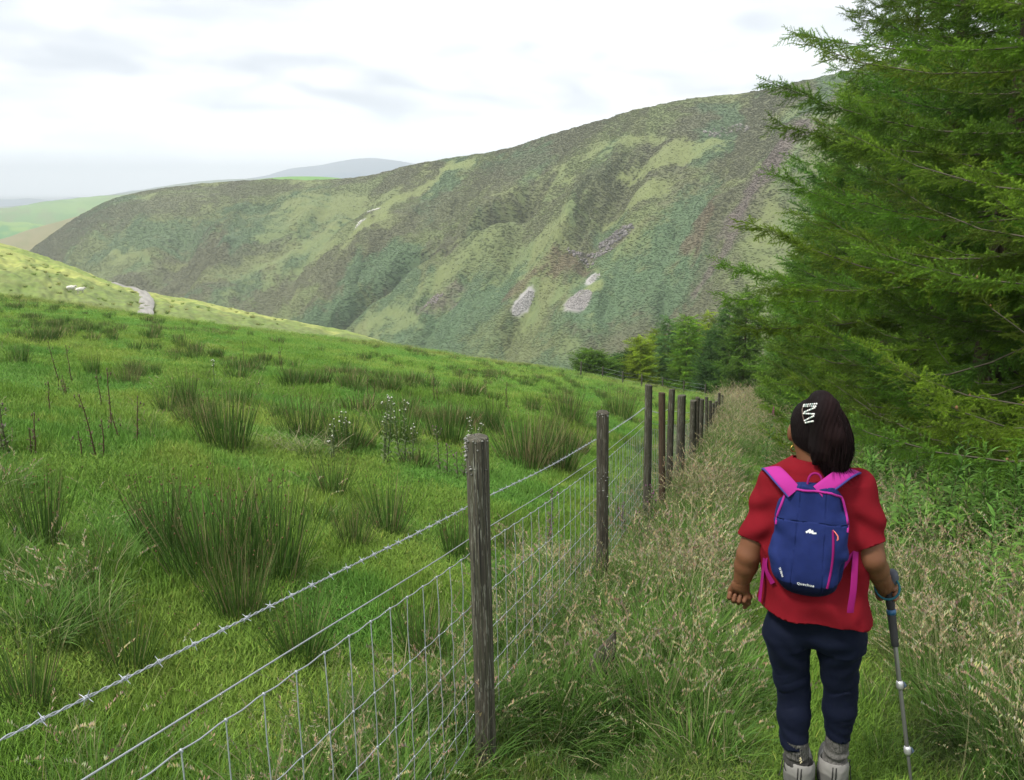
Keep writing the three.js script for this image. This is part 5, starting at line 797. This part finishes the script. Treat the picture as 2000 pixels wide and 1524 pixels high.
  const trouserF = (x, y, z) => { const a = lA(x, y, z), b = lB(x, y, z), legsD = y > 0.655 ? smin(a, b, 0.03) : Math.min(a, b); let d = y > 0.6 ? smin(legsD, Math.max(hips(x, y, z), 0.662 - y), 0.045) : legsD; d += creases(x, y, z); return Math.max(d, (x < 0.005 ? hemL[1] : hemR[1]) - y + Math.sin(x * 30 + z * 30) * 0.003, y - 0.86); };
  const tr = mesh('trousers', surfaceNet(trouserF, [-0.3, 0.18, -0.2], [0.27, 0.88, 0.2], 0.0075, (x, y, z) => { const n = 0.85 + 0.3 * fbm(x * 22, y * 22 + z * 15, 3); return [n, n, n]; }), cloth([0.0035, 0.006, 0.018], { roughness: 0.8, sheen: 0.25, sheenColor: new THREE.Color(0.05, 0.09, 0.2), sheenRoughness: 0.6 }), hiker);
  // socks, boots
  const wool = solidMat({ roughness: 1 }), leather = solidMat({ roughness: 0.85 }), rubber = solidMat({ roughness: 0.8 });
  [[hemL, J(1562, 1500, 0.02), -0.02], [hemR, J(1628, 1490, -0.03), 0.03]].forEach(([top, an, yaw], n) => {
    const S = (x, y, z) => { const t = clamp((y - an[1]) / (top[1] - an[1])), d = cone([an[0], an[1] - 0.08, an[2]], [top[0], top[1] + 0.04, top[2]], 0.047, n ? 0.042 : 0.046)(x, y, z), a = Math.atan2(z - top[2], x - top[0]); return d + 0.0013 * Math.sin(a * 42) * sstep(0.55, 0.75, t) - 0.004 * Math.sin(y * 170 + Math.sin(a) * 1.2) * sstep(0.75, 0.5, t) + (noise(x * 120, y * 120 + z * 90) - 0.5) * 0.003; };
    mesh('sock', surfaceNet(S, [an[0] - 0.09, an[1] - 0.14, an[2] - 0.09], [an[0] + 0.09, top[1] + 0.03, an[2] + 0.09], 0.0042, (x, y, z) => { const t = clamp((y - an[1]) / (top[1] - an[1])), f = noise(x * 420, y * 420 + z * 300), band = (n ? 1 : sstep(0.55, 0.68, t)), k = lerp(0.03, 0.085, band) * (0.45 + 1.2 * f); return [k, k * 0.97, k * 0.9]; }), wool, hiker);
    // boot: heel counter, cuff, vamp, toe
    const gy = 0.015, b = [an[0], 0, an[2]], B = (x, y, z) => [b[0] + x * Math.cos(yaw) + z * Math.sin(yaw), y + gy, b[2] - x * Math.sin(yaw) + z * Math.cos(yaw)];
    const up = union([cone(B(0, 0.06, 0.012), B(0, 0.118, 0.01), 0.054, 0.057), cone(B(0, 0.055, 0), B(0, 0.055, -0.17), 0.046, 0.04), cone(B(0, 0.085, -0.02), B(0, 0.06, -0.12), 0.048, 0.042)], 0.03), hole = cone(B(0, 0.09, 0.0), B(0, 0.2, 0.006), 0.046, 0.054);
    const top2 = (x, z) => 0.145 + gy - 0.018 * Math.cos((z - b[2]) * 40) * 0 + (z - b[2]) * 0.05, upper = (x, y, z) => Math.max(up(x, y, z) + (noise(x * 60, y * 60 + z * 40) - 0.5) * 0.002, y - top2(x, z), 0.02 + gy - y, -Math.max(hole(x, y, z), 0.1 - y));
    const boot = new THREE.Group(); boot.name = 'boot'; hiker.add(boot);
    mesh('upper', surfaceNet(upper, [b[0] - 0.1, 0.005, b[2] - 0.26], [b[0] + 0.1, 0.2, b[2] + 0.1], 0.0045, (x, y, z) => { const h = y - gy, panel = sstep(0.085, 0.092, h + 0.012 * Math.sin((x - b[0]) * 60)), k = lerp(0.11, 0.22, panel) * (0.85 + 0.3 * fbm(x * 70, y * 70 + z * 50, 3)); return [k, k * 0.97, k * 0.92]; }), leather, boot);
    mesh('sole', surfaceNet((x, y, z) => Math.max(union([cone(B(0, 0.012, 0.02), B(0, 0.012, -0.06), 0.052, 0.045), cone(B(0, 0.012, -0.06), B(0, 0.012, -0.185), 0.045, 0.044)], 0.02)(x, y, z), y - gy - 0.026, gy - 0.014 - y + (Math.sin((z - b[2]) * 210) > 0.3 ? 0.008 : 0)), [b[0] - 0.09, -0.02, b[2] - 0.27], [b[0] + 0.09, 0.07, b[2] + 0.1], 0.005), cloth([0.03, 0.03, 0.03]), boot);
    const tab = new Geo(); for (const s of [-0.006, 0.006]) tab.tube([B(s, 0.085, 0.066), B(s, 0.115, 0.068), B(s, 0.14, 0.062)], 0.0028, 5, [0.02, 0.02, 0.02]); mesh('heel_tab', tab.build(), rubber, boot);
    const lace = new Geo(), sd = n ? 1 : -1; lace.tube([B(sd * 0.05, 0.12, -0.03), B(sd * 0.066, 0.095, -0.03), B(sd * 0.068, 0.06, -0.025), B(sd * 0.075, 0.03, -0.02)], 0.0022, 5, [0.03, 0.03, 0.03]); lace.tube([B(sd * 0.05, 0.12, -0.03), B(sd * 0.066, 0.11, -0.05), B(sd * 0.062, 0.085, -0.05)], 0.0022, 5, [0.03, 0.03, 0.03]); mesh('lace', lace.build(), rubber, boot);
  });
  // leaf print on the left sock
  const lp = J(1563, 1492, 0.078), lg = new Geo(); [[0, 0, 0.4], [0.006, 0.006, -0.5], [-0.004, 0.01, 0.9], [0.003, 0.016, -0.3], [-0.004, 0.02, 0.7]].forEach(([x, y, a]) => lg.strip([[lp[0] + x, lp[1] + y, lp[2]], [lp[0] + x + Math.sin(a) * 0.004, lp[1] + y + 0.005, lp[2] + 0.0005], [lp[0] + x + Math.sin(a) * 0.008, lp[1] + y + 0.009, lp[2]]], [0.0008, 0.0026, 0], [Math.cos(a), -Math.sin(a), 0], [0.62, 0.55, 0.35])); mesh('leaf_motif', lg.build(), rubber, hiker);
}
{
  // hair: swept up to the crown, falling over the right side
  const H = (x, y, z) => plus(headC, [x, y, z]), tieP = J(1606, 790, 0.045), tail = [tieP, J(1613, 800, 0.07), J(1628, 850, 0.08), J(1629, 892, 0.075), J(1630, 922, 0.07)];
  const knot = J(1604, 776, 0.015), cap = union([ball(H(-0.002, 0.008, 0.006), [0.075, 0.1, 0.095]), cone(H(0.005, -0.02, 0.035), H(0.01, -0.065, 0.045), 0.06, 0.045), ball(knot, [0.034, 0.024, 0.04]), cone(H(0, 0.045, 0.025), tieP, 0.07, 0.036)], 0.03);
  const lock = union([cone(tail[0], tail[1], 0.033, 0.04), cone(tail[1], tail[2], 0.04, 0.046), cone(tail[2], tail[3], 0.046, 0.036), cone(tail[3], tail[4], 0.036, 0.01), cone(J(1605, 815, 0.085), J(1602, 875, 0.085), 0.036, 0.026), cone(J(1602, 875, 0.085), J(1590, 905, 0.078), 0.026, 0.005)], 0.04);
  const faceCut = (x, y, z) => Math.max(-(z - headC[2] + 0.045 + (y - headC[1]) * 0.35), y - headC[1] - 0.085), napeCut = (x, y, z) => headC[1] - 0.05 - (x - headC[0] + 0.06) * 0.35 - y;
  const hairF = (x, y, z) => { const a = Math.atan2(z - headC[2], x - headC[0]); let c = Math.max(cap(x, y, z), -0.03 - (z - headC[2]) - 0.02 - (y - headC[1]) * 0.5, napeCut(x, y, z)) + 0.0005 * Math.sin(a * 70 + y * 60); const l = lock(x, y, z) + 0.0007 * Math.sin((x - y * 0.18) * 420 + Math.sin(y * 30) * 1.6) + (noise(x * 60, y * 14 + z * 50) - 0.5) * 0.006; return smin(c, l, 0.012); };
  const hairTone = (x, y, z) => { const red = 0.45 * clamp((x - headC[0] - 0.01) * 30), n = 0.9 + 0.25 * noise(x * 420 + Math.sin(y * 20) * 3, y * 12 + z * 150); return [n * (1 + red), n * 0.95, n]; };
  const hairMat = new THREE.MeshPhysicalMaterial({ color: new THREE.Color(0.0065, 0.0042, 0.0044), roughness: 0.8, specularIntensity: 0.2, vertexColors: true, side: THREE.DoubleSide });
  const hair = mesh('hair', surfaceNet(hairF, plus(headC, [-0.13, -0.2, -0.16]), plus(headC, [0.19, 0.17, 0.19]), 0.0042, hairTone), hairMat, hiker);
  const st = new Geo();
  for (let k = 0; k < 2600; k++) {                                     // loose strands over the fall of hair and flying off its edge
    const t0 = rnd(), a = rr(0, 6.283), r = Math.sqrt(rnd()), R = rnd() < 0.3 ? rr(0.95, 1.32) : rr(0.85, 1.04), P = [], n = 6, lenT = rr(0.4, 1.0);
    for (let s = 0; s <= n; s++) { const t = clamp(t0 * 0.35 + lenT * s / n), c = resample(tail, t), w = lerp(0.036, 0.049, sstep(0, 0.5, t)) * (t > 0.7 ? 1 - (t - 0.7) * 1.4 : 1) * R; P.push([c[0] + Math.cos(a + t * 0.4) * w * 1.02 + rr(-0.002, 0.002), c[1] - (s === n ? rr(0, 0.045) : 0), c[2] + Math.sin(a + t * 0.4) * w * 0.8]); }
    const f = rr(0, 6.28), v = rr(0.7, 1.6), col = [v * rr(1, 1.35), v * 0.95, v]; st.strip(P, P.map((_, q) => (q === n ? 0 : 0.0012)), [Math.cos(f), 0, Math.sin(f)], col);
  }
  for (let k = 0; k < 320; k++) { const t = rr(0.15, 0.95), c = resample(tail, t), a = rr(-1.2, 1.9), w = 0.044 * rr(0.8, 1.05), l = rr(0.02, 0.06), p = [c[0] + Math.cos(a) * w, c[1], c[2] + Math.sin(a) * w * 0.8], v = rr(0.7, 1.5); st.strip([p, plus(p, [Math.cos(a) * l * 0.35 + 0.004, -l * 0.6, Math.sin(a) * l * 0.3]), plus(p, [Math.cos(a) * l * 0.75 + 0.008, -l * 1.0, Math.sin(a) * l * 0.6])], [0.0009, 0.0007, 0], [0.6, 0.3, 0.7], [v * 1.2, v, v]); }
  for (let k = 0; k < 260; k++) { const a = rr(-0.6, 3.7), up = rr(-0.4, 1.25), d = [Math.cos(a) * Math.cos(up), Math.sin(up), Math.sin(a) * Math.cos(up)], p = H(d[0] * 0.083, d[1] * 0.108 + 0.012, 0.008 + d[2] * 0.1), q = mid(p, tieP, rr(0.3, 0.8)), m = plus(mid(p, q, 0.5), [d[0] * 0.012, d[1] * 0.008, d[2] * 0.012]), v = rr(0.7, 1.8); st.strip([p, m, plus(q, [d[0] * 0.012, 0.004, d[2] * 0.012])], [0.0008, 0.0009, 0], [0.5, 0.6, 0.6], [v, v * 0.95, v]); }
  const strands = mesh('loose_strands', st.build(), hairMat, hair); strands.userData.kind = 'stuff';
  // beaded comb clip
  const clip = new THREE.Group(); clip.name = 'hair_clip'; clip.userData.label = 'silver and white beaded comb clip'; hiker.add(clip);
  const bg = new Geo(); bg.blob(0, 0, 0, 0.0034, 0.0034, 0.0034, [1, 1, 1], 0, 1); const bgeo = bg.build(), pearl = new THREE.MeshPhysicalMaterial({ color: new THREE.Color(0.78, 0.78, 0.76), roughness: 0.25, clearcoat: 0.5 }), jade = new THREE.MeshPhysicalMaterial({ color: new THREE.Color(0.4, 0.5, 0.47), roughness: 0.3, metalness: 0.4 });
  const onHair = (px, py) => { let z = 0.2; for (; z > -0.1; z -= 0.002) { const p = J(px, py, z); if (hairF(...p) < 0) break; } return J(px, py, z + 0.005); };
  [[1571, 791, 1595, 789], [1570, 794, 1593, 794], [1572, 805, 1591, 797], [1570, 808, 1590, 809], [1572, 822, 1589, 813], [1574, 826, 1588, 823]].forEach(([x0, y0, x1, y1]) => { for (let k = 0; k < 7; k++) { const b = mesh('bead', bgeo, k % 3 === 1 ? jade : pearl, clip); b.position.set(...onHair(lerp(x0, x1, k / 6), lerp(y0, y1, k / 6))); } });
  const comb = new Geo(), cp = [[1570, 790], [1567, 800], [1568, 812], [1572, 826]].map(([x, y]) => onHair(x, y)); comb.tube(cp, 0.0022, 5, [0.12, 0.08, 0.06]); mesh('comb', comb.build(), solidMat({ roughness: 0.4 }), clip);
  const ear = new THREE.TorusGeometry(0.0125, 0.0016, 8, 28), er = mesh('earring', ear, new THREE.MeshStandardMaterial({ color: new THREE.Color(0.75, 0.5, 0.12), metalness: 1, roughness: 0.25 }), hiker); er.position.set(...J(1551, 876, -0.03)); er.rotation.y = 0.5;
  const nk = new Geo(), np = []; for (let k = 0; k <= 30; k++) { const a = k / 30 * 6.283; np.push([neck[0] + Math.cos(a) * 0.054, neck[1] + 0.028 + Math.sin(a) * 0.012, neck[2] - 0.008 + Math.sin(a) * 0.052]); } nk.tube(np, 0.0022, 5, [0.025, 0.015, 0.01]); mesh('necklace', nk.build(), solidMat({ roughness: 0.5 }), hiker);
}
// ---------------------------------------------------------------- small blue daypack on her back
{
  const { FontLoader } = await import('three/addons/loaders/FontLoader.js'), { TextGeometry } = await import('three/addons/geometries/TextGeometry.js');
  const font = await new FontLoader().loadAsync('fonts/droid/droid_sans_bold.typeface.json');
  const org = J(1573, 1165, 0.13), pack = thing('daypack', 'small blue daypack with bright pink straps worn on the hiker\'s back', 'backpack', [HX + org[0] * cT + org[2] * sT, HY + org[1], HZ - org[0] * sT + org[2] * cT], TURN);
  const K = (px, py, zl) => { const p = J(px, py, zl + org[2]); return [p[0] - org[0], p[1] - org[1], p[2] - org[2]]; };
  const yT = K(1573, 957, 0.06)[1], yB = K(1573, 1166, 0.04)[1], cx = 0.0;
  const half = (t) => lerp(lerp(0.094, 0.124, sstep(0, 0.35, t)), 0.112, sstep(0.55, 1, t)) * Math.sqrt(clamp(1 - Math.pow(clamp(1 - t * 7.5), 2) * 0.55)) * Math.sqrt(clamp(1 - Math.pow(clamp(1 - (1 - t) * 5), 2.2) * 0.75));   // t: 0 top, 1 bottom
  const deep = (t) => lerp(0.028, 0.068, sstep(0, 0.75, t)) * Math.sqrt(clamp(1 - Math.pow(clamp(1 - (1 - t) * 4.5), 2) * 0.85));
  const packF = (x, y, z) => { const t = (yT - y) / (yT - yB), tt = clamp(t), w = half(tt), d = deep(tt), q = Math.pow(Math.pow(Math.abs(x - cx) / w, 2.6) + Math.pow(Math.abs(z) / (d + 0.004), 2.6), 1 / 2.6) - 1; let e = q * Math.min(w, d) * 0.9; e = smin(-e, -Math.max(-9, -0) + 9, 0.01) * -1; e = Math.max(q * Math.min(w, d) * 0.9, y - yT, yB - y);
    if (z > 0) { const s1 = Math.abs(x + 0.048 + (t - 0.4) * 0.012), s2 = Math.abs(x - 0.045 - (t - 0.4) * 0.012), s3 = Math.abs(y - lerp(yT, yB, 0.31) + Math.abs(x) * 0.06 - 0.004); e += 0.0022 * (Math.exp(-((s1 / 0.0018) ** 2)) + Math.exp(-((s2 / 0.0018) ** 2)) + Math.exp(-((s3 / 0.0018) ** 2))); e += 0.011 * Math.sin((x * 45 + y * 22) + 2 * noise(x * 18, y * 14)) * sstep(0.33, 0.5, t) * sstep(1.0, 0.75, t) * noise(x * 9 + 5, y * 9) + 0.005 * Math.sin(x * 70 + 1) * sstep(0.5, 0.1, t) * 0.7 + (noise(x * 30, y * 26) - 0.5) * 0.004; }
    return e; };
  mesh('main_compartment', surfaceNet(packF, [-0.16, yB - 0.03, -0.09], [0.16, yT + 0.03, 0.1], 0.0045, (x, y, z) => { const t = (yT - y) / (yT - yB), n = 0.88 + 0.24 * fbm(x * 60, y * 60, 3); return t > 0.86 + Math.abs(x) * -0.25 + 0.02 ? [0.28 * n, 0.28 * n, 0.3 * n] : [n, n, n]; }), cloth([0.011, 0.021, 0.105], { roughness: 0.85, specularIntensity: 0.35 }), pack).userData.label = 'royal blue fabric, shade put into the darker colour of its base';  // base coloured darker for the shade under overhead light
  const pink = cloth([0.33, 0.022, 0.21], { roughness: 0.8 }), magenta = cloth([0.22, 0.008, 0.11], { roughness: 0.8 }), violet = cloth([0.05, 0.045, 0.2]);
  const front = (x, y, out = 0.0015) => { let z = 0.1; for (; z > -0.08; z -= 0.001) if (packF(x, y, z) < 0) break; return [x, y, z + out]; };
  // piping round the top panel
  const pip = new Geo(), PP = []; for (let k = 0; k <= 56; k++) { const s = k / 56 * 2 - 1, a = Math.abs(s), t = a < 0.4 ? 0.03 : 0.03 + Math.pow((a - 0.4) / 0.6, 1.3) * 0.34, y = lerp(yT, yB, t), x = a < 0.4 ? s / 0.4 * half(0.03) * 0.72 : Math.sign(s) * half(t) * lerp(0.72, 0.955, sstep(0.4, 0.55, a)); PP.push(front(x, y, 0.001)); } pip.tube(PP, 0.0045, 6); mesh('piping', pip.build(), pink, pack);
  const zip = new Geo(), ZP = []; for (let k = 0; k <= 14; k++) { const t = k / 14; ZP.push(front(lerp(0.07, 0.082, Math.sin(t * 2.6)) * (1 - 0.12 * t), lerp(yT, yB, lerp(0.345, 0.86, t)), 0.0005)); } zip.tube(ZP, ZP.map((_, k) => 0.0045), 6); mesh('pocket_zip', zip.build(), magenta, pack);
  const pull = new Geo(), z0 = ZP[0]; pull.tube([z0, [z0[0] + 0.008, z0[1] - 0.006, z0[2] + 0.004], [z0[0] + 0.017, z0[1] - 0.018, z0[2] + 0.004], [z0[0] + 0.019, z0[1] - 0.03, z0[2] + 0.002], [z0[0] + 0.015, z0[1] - 0.036, z0[2] + 0.001]], [0.002, 0.002, 0.0024, 0.0032, 0.0032], 6, stub, true); mesh('zip_pull', pull.build(), cloth([0.75, 0.2, 0.16]), pack);
  // flat white prints
  const white = new THREE.MeshStandardMaterial({ color: new THREE.Color(0.8, 0.8, 0.82), roughness: 0.6, side: THREE.DoubleSide }), lg = new Geo();
  const L = (a, b) => { const s = 0.00046, x = (a - 655) * s * 1.0, y = lerp(yT, yB, 0.385) - (b - 1125) * s; return front(x, y, 0.0012); };
  const zig = [[618, 1128], [650, 1104], [640, 1128], [668, 1112], [660, 1130], [692, 1128]]; for (let k = 0; k < 5; k++) { const a = L(...zig[k]), b = L(...zig[k + 1]), d = [b[0] - a[0], b[1] - a[1]], l = Math.hypot(...d), w = k % 2 ? 0.0021 : 0.0036; lg.strip([a, b], [w, w], [-d[1] / l, d[0] / l, 0], [1, 1, 1]); lg.strip([[b[0], b[1] - 0.0001, b[2] + 0.0002], [b[0] + d[0] / l * 0.001, b[1] + d[1] / l * 0.001, b[2] + 0.0002]], [w * 0.8, w * 0.2], [-d[1] / l, d[0] / l, 0], [1, 1, 1]); }
  mesh('printed_emblem', lg.build(), white, pack);
  const text = (s, size, x, y, turn) => { const g = new TextGeometry(s, { font, size, depth: 0.0004, curveSegments: 3 }); g.center(); const m = mesh('lettering', g, white, pack), c = front(x, y, 0.001), a = front(x, y + 0.006, 0.001), b = front(x, y - 0.006, 0.001), e = front(x - 0.01, y, 0.001), f = front(x + 0.01, y, 0.001); m.position.set(...c); m.rotation.set(Math.atan2(a[2] - b[2], a[1] - b[1]), -Math.atan2(f[2] - e[2], f[0] - e[0]), turn); };
  text('Quechua', 0.0098, -0.004, lerp(yT, yB, 0.855), 0); text('10 litres', 0.0072, -0.088, lerp(yT, yB, 0.77), -1.2);
  // haul loop
  const loop = new Geo(), lp = []; for (let k = 0; k <= 16; k++) { const a = Math.PI * k / 16; lp.push([-Math.cos(a) * 0.024, yT - 0.006 + Math.pow(Math.sin(a), 0.6) * 0.045, -0.004 - Math.sin(a) * 0.012]); } loop.tube(lp, 0.0042, 6); mesh('haul_loop', loop.build(), magenta, pack);
  // padded straps over both shoulders, webbing below
  const strapAlong = (pts, w, thick, mat, edge, name) => {
    const g = new Geo(), eg = new Geo(), n = 24, C = [], W = []; for (let k = 0; k <= n; k++) { const p = resample(pts, k / n); C.push(p); }
    const rows = []; for (let k = 0; k <= n; k++) { const p = C[k], a = C[Math.max(0, k - 1)], b = C[Math.min(n, k + 1)], T = new THREE.Vector3(b[0] - a[0], b[1] - a[1], b[2] - a[2]).normalize(), N = new THREE.Vector3(p[3], p[4], p[5]).normalize(), S = new THREE.Vector3().crossVectors(T, N).normalize(), ww = w * (p[6] ?? 1); N.crossVectors(S, T); W.push([S, N, ww]); rows.push([[-1, 0], [-1, 1], [-0.6, 1.35], [0, 1.45], [0.6, 1.35], [1, 1], [1, 0]].map(([s, t]) => g.v(p[0] + S.x * s * ww + N.x * t * thick, p[1] + S.y * s * ww + N.y * t * thick, p[2] + S.z * s * ww + N.z * t * thick))); }
    for (let k = 0; k < n; k++) for (let s = 0; s < 7; s++) g.quad(rows[k][s], rows[k][(s + 1) % 7], rows[k + 1][(s + 1) % 7], rows[k + 1][s]);
    const m = mesh(name, g.build(), mat, pack);
    if (edge) for (const s of edge) { const e = new Geo(); e.tube(C.map((p, k) => { const [S, N, ww] = W[k]; return [p[0] + S.x * s * ww + N.x * thick * 0.6, p[1] + S.y * s * ww + N.y * thick * 0.6, p[2] + S.z * s * ww + N.z * thick * 0.6]; }), 0.0042, 6); mesh('edging', e.build(), violet, m); }
  };
  const yS = K(1500, 920, 0)[1];
  strapAlong([[...K(1552, 962, 0.02), -0.1, 0.4, 1], [...K(1532, 940, -0.0), -0.1, 0.6, 0.9], [...K(1513, 921, -0.045), -0.15, 1, 0.5], [...K(1505, 917, -0.1), -0.15, 1, 0.0], [...K(1504, 925, -0.17), -0.1, 0.7, -0.7], [...K(1508, 960, -0.245), -0.05, 0.1, -1], [...K(1512, 1030, -0.27), 0, 0, -1]], 0.026, 0.007, pink, [-1], 'shoulder_strap');
  strapAlong([[...K(1598, 962, 0.02), 0.1, 0.4, 1], [...K(1624, 943, -0.0), 0.1, 0.6, 0.9], [...K(1650, 926, -0.045), 0.15, 1, 0.5], [...K(1664, 922, -0.1), 0.15, 1, 0.0], [...K(1664, 930, -0.17), 0.1, 0.7, -0.7], [...K(1662, 965, -0.245), 0.05, 0.1, -1], [...K(1660, 1030, -0.27), 0, 0, -1]], 0.026, 0.007, pink, [1], 'shoulder_strap');
  strapAlong([[...K(1506, 1040, -0.09), -1, 0, 0.3], [...K(1499, 1075, -0.06), -1, 0, 0.6], [...K(1496, 1110, -0.03), -1, 0, 0.8], [...K(1510, 1140, -0.005), -0.6, 0, 1]], 0.011, 0.0015, magenta, null, 'webbing_strap');
  strapAlong([[...K(1493, 1090, -0.05), -1, 0, 0.6], [...K(1489, 1130, -0.04), -1, 0, 0.8], [...K(1484, 1175, -0.03), -1, 0, 0.9]], 0.008, 0.0015, magenta, null, 'webbing_strap');
  strapAlong([[...K(1676, 1070, -0.06), 0.9, 0, 0.5], [...K(1658, 1092, -0.02), 0.6, 0, 1], [...K(1640, 1116, 0.0), 0.3, 0, 1]], 0.009, 0.0015, magenta, null, 'webbing_strap');
  strapAlong([[...K(1672, 1068, -0.06), 0.5, 0, 1], [...K(1670, 1100, -0.015), 0.4, 0, 1], [...K(1667, 1150, 0.02), 0.3, 0, 1], [...K(1662, 1185, 0.03), 0.3, 0, 1], [...K(1661, 1197, 0.03), 0.3, 0, 1]], 0.0115, 0.0015, magenta, null, 'webbing_strap');
}
// ---------------------------------------------------------------- trekking pole in her right hand
{
  const tipPx = J(1801, 1560, 0.02), world = (p) => [HX + p[0] * cT + p[2] * sT, HY + p[1], HZ - p[0] * sT + p[2] * cT], W = (p) => { const q = world(p); return [q[0] - base[0], q[1] - base[1], q[2] - base[2]]; };
  const base = world(tipPx); base[1] = groundY(base[0], base[2]) - 0.02; const pole = thing('trekking_pole', 'telescopic grey trekking pole with black grip held in the hiker\'s right hand', 'trekking pole', base);
  const a = W(gripTop), e = [0, 0, 0], seg = (t) => mid(a, e, t), fOf = (py) => { let lo = 0, hi = 1; for (let k = 0; k < 30; k++) { const m = (lo + hi) / 2, q = seg(m), w = [q[0] + base[0], q[1] + base[1] - CAM_Y, q[2] + base[2]], dz = -w[2] * CP - w[1] * SP, yy = 762 - FOCAL * (w[1] * CP - w[2] * SP) / dz; if (yy < py) lo = m; else hi = m; } return lo; };
  const black = solidMat({ roughness: 0.8 }), metal = new THREE.MeshStandardMaterial({ color: new THREE.Color(0.3, 0.29, 0.3), metalness: 0.8, roughness: 0.35 }), blueM = new THREE.MeshStandardMaterial({ color: new THREE.Color(0.02, 0.09, 0.2), roughness: 0.4 });
  const piece = (name, y0, y1, r, mat, c = [1, 1, 1], sides = 12) => { const g = new Geo(), n = r.length, P = r.map((_, k) => seg(lerp(fOf(y0), fOf(y1), k / (n - 1)))); g.tube(P, r, sides, c, true); return mesh(name, g.build(), mat, pole); };
  piece('grip', 1128, 1192, [0.012, 0.016, 0.0165, 0.0155, 0.016, 0.0165, 0.014], black, [0.022, 0.022, 0.026]);
  piece('grip_collar', 1190, 1200, [0.0165, 0.018, 0.0165], blueM); piece('foam_grip', 1198, 1262, [0.0165, 0.0155, 0.0145, 0.014, 0.0135], black, [0.02, 0.02, 0.022]);
  piece('upper_shaft', 1258, 1336, [0.0085, 0.0085], metal); piece('middle_shaft', 1336, 1464, [0.0075, 0.0075], metal); piece('lower_shaft', 1464, 1556, [0.0065, 0.006, 0.005, 0.0035], metal);
  const silver = new THREE.MeshStandardMaterial({ color: new THREE.Color(0.6, 0.6, 0.62), metalness: 0.7, roughness: 0.35 });
  for (const y of [1338, 1466]) { const c = piece('clamp', y - 8, y + 8, [0.0105, 0.0135, 0.0135, 0.0135, 0.0105], silver); const g = new Geo(), q = seg(fOf(y)); g.tube([[q[0] + 0.013, q[1] + 0.012, q[2]], [q[0] + 0.02, q[1], q[2] + 0.004], [q[0] + 0.015, q[1] - 0.014, q[2]]], [0.003, 0.005, 0.003], 6, [0.05, 0.08, 0.12], true); mesh('lever', g.build(), black, c); }
  // rounded head of the grip and the wrist loop
  const hd = new Geo(), k0 = W(J(1743, 1128, -0.1)); hd.blob(k0[0], k0[1], k0[2], 0.021, 0.034, 0.028, [0.06, 0.065, 0.085], 0.02, 2); mesh('grip_head', hd.build(), black, pole);
  const lg = new Geo(), lc = J(1733, 1148, -0.07), P = []; for (let k = 0; k <= 36; k++) { const t = k / 36 * 6.283, x = Math.cos(t) * 0.041, y = Math.sin(t) * 0.043; P.push(W([lc[0] + x, lc[1] + y * 0.85 - x * -0.12, lc[2] + x * 0.25 - y * 0.55])); } lg.tube(P, 0.0042, 6); mesh('wrist_loop', lg.build(), cloth([0.02, 0.1, 0.13]), pole);
}

// ---------------------------------------------------------------- draw
const renderer = new THREE.WebGLRenderer({ antialias: true });
renderer.setSize(1024, 780); renderer.shadowMap.enabled = true; renderer.shadowMap.type = THREE.PCFSoftShadowMap;
renderer.toneMapping = THREE.LinearToneMapping; renderer.toneMappingExposure = EXPOSURE;
renderer.render(scene, camera);
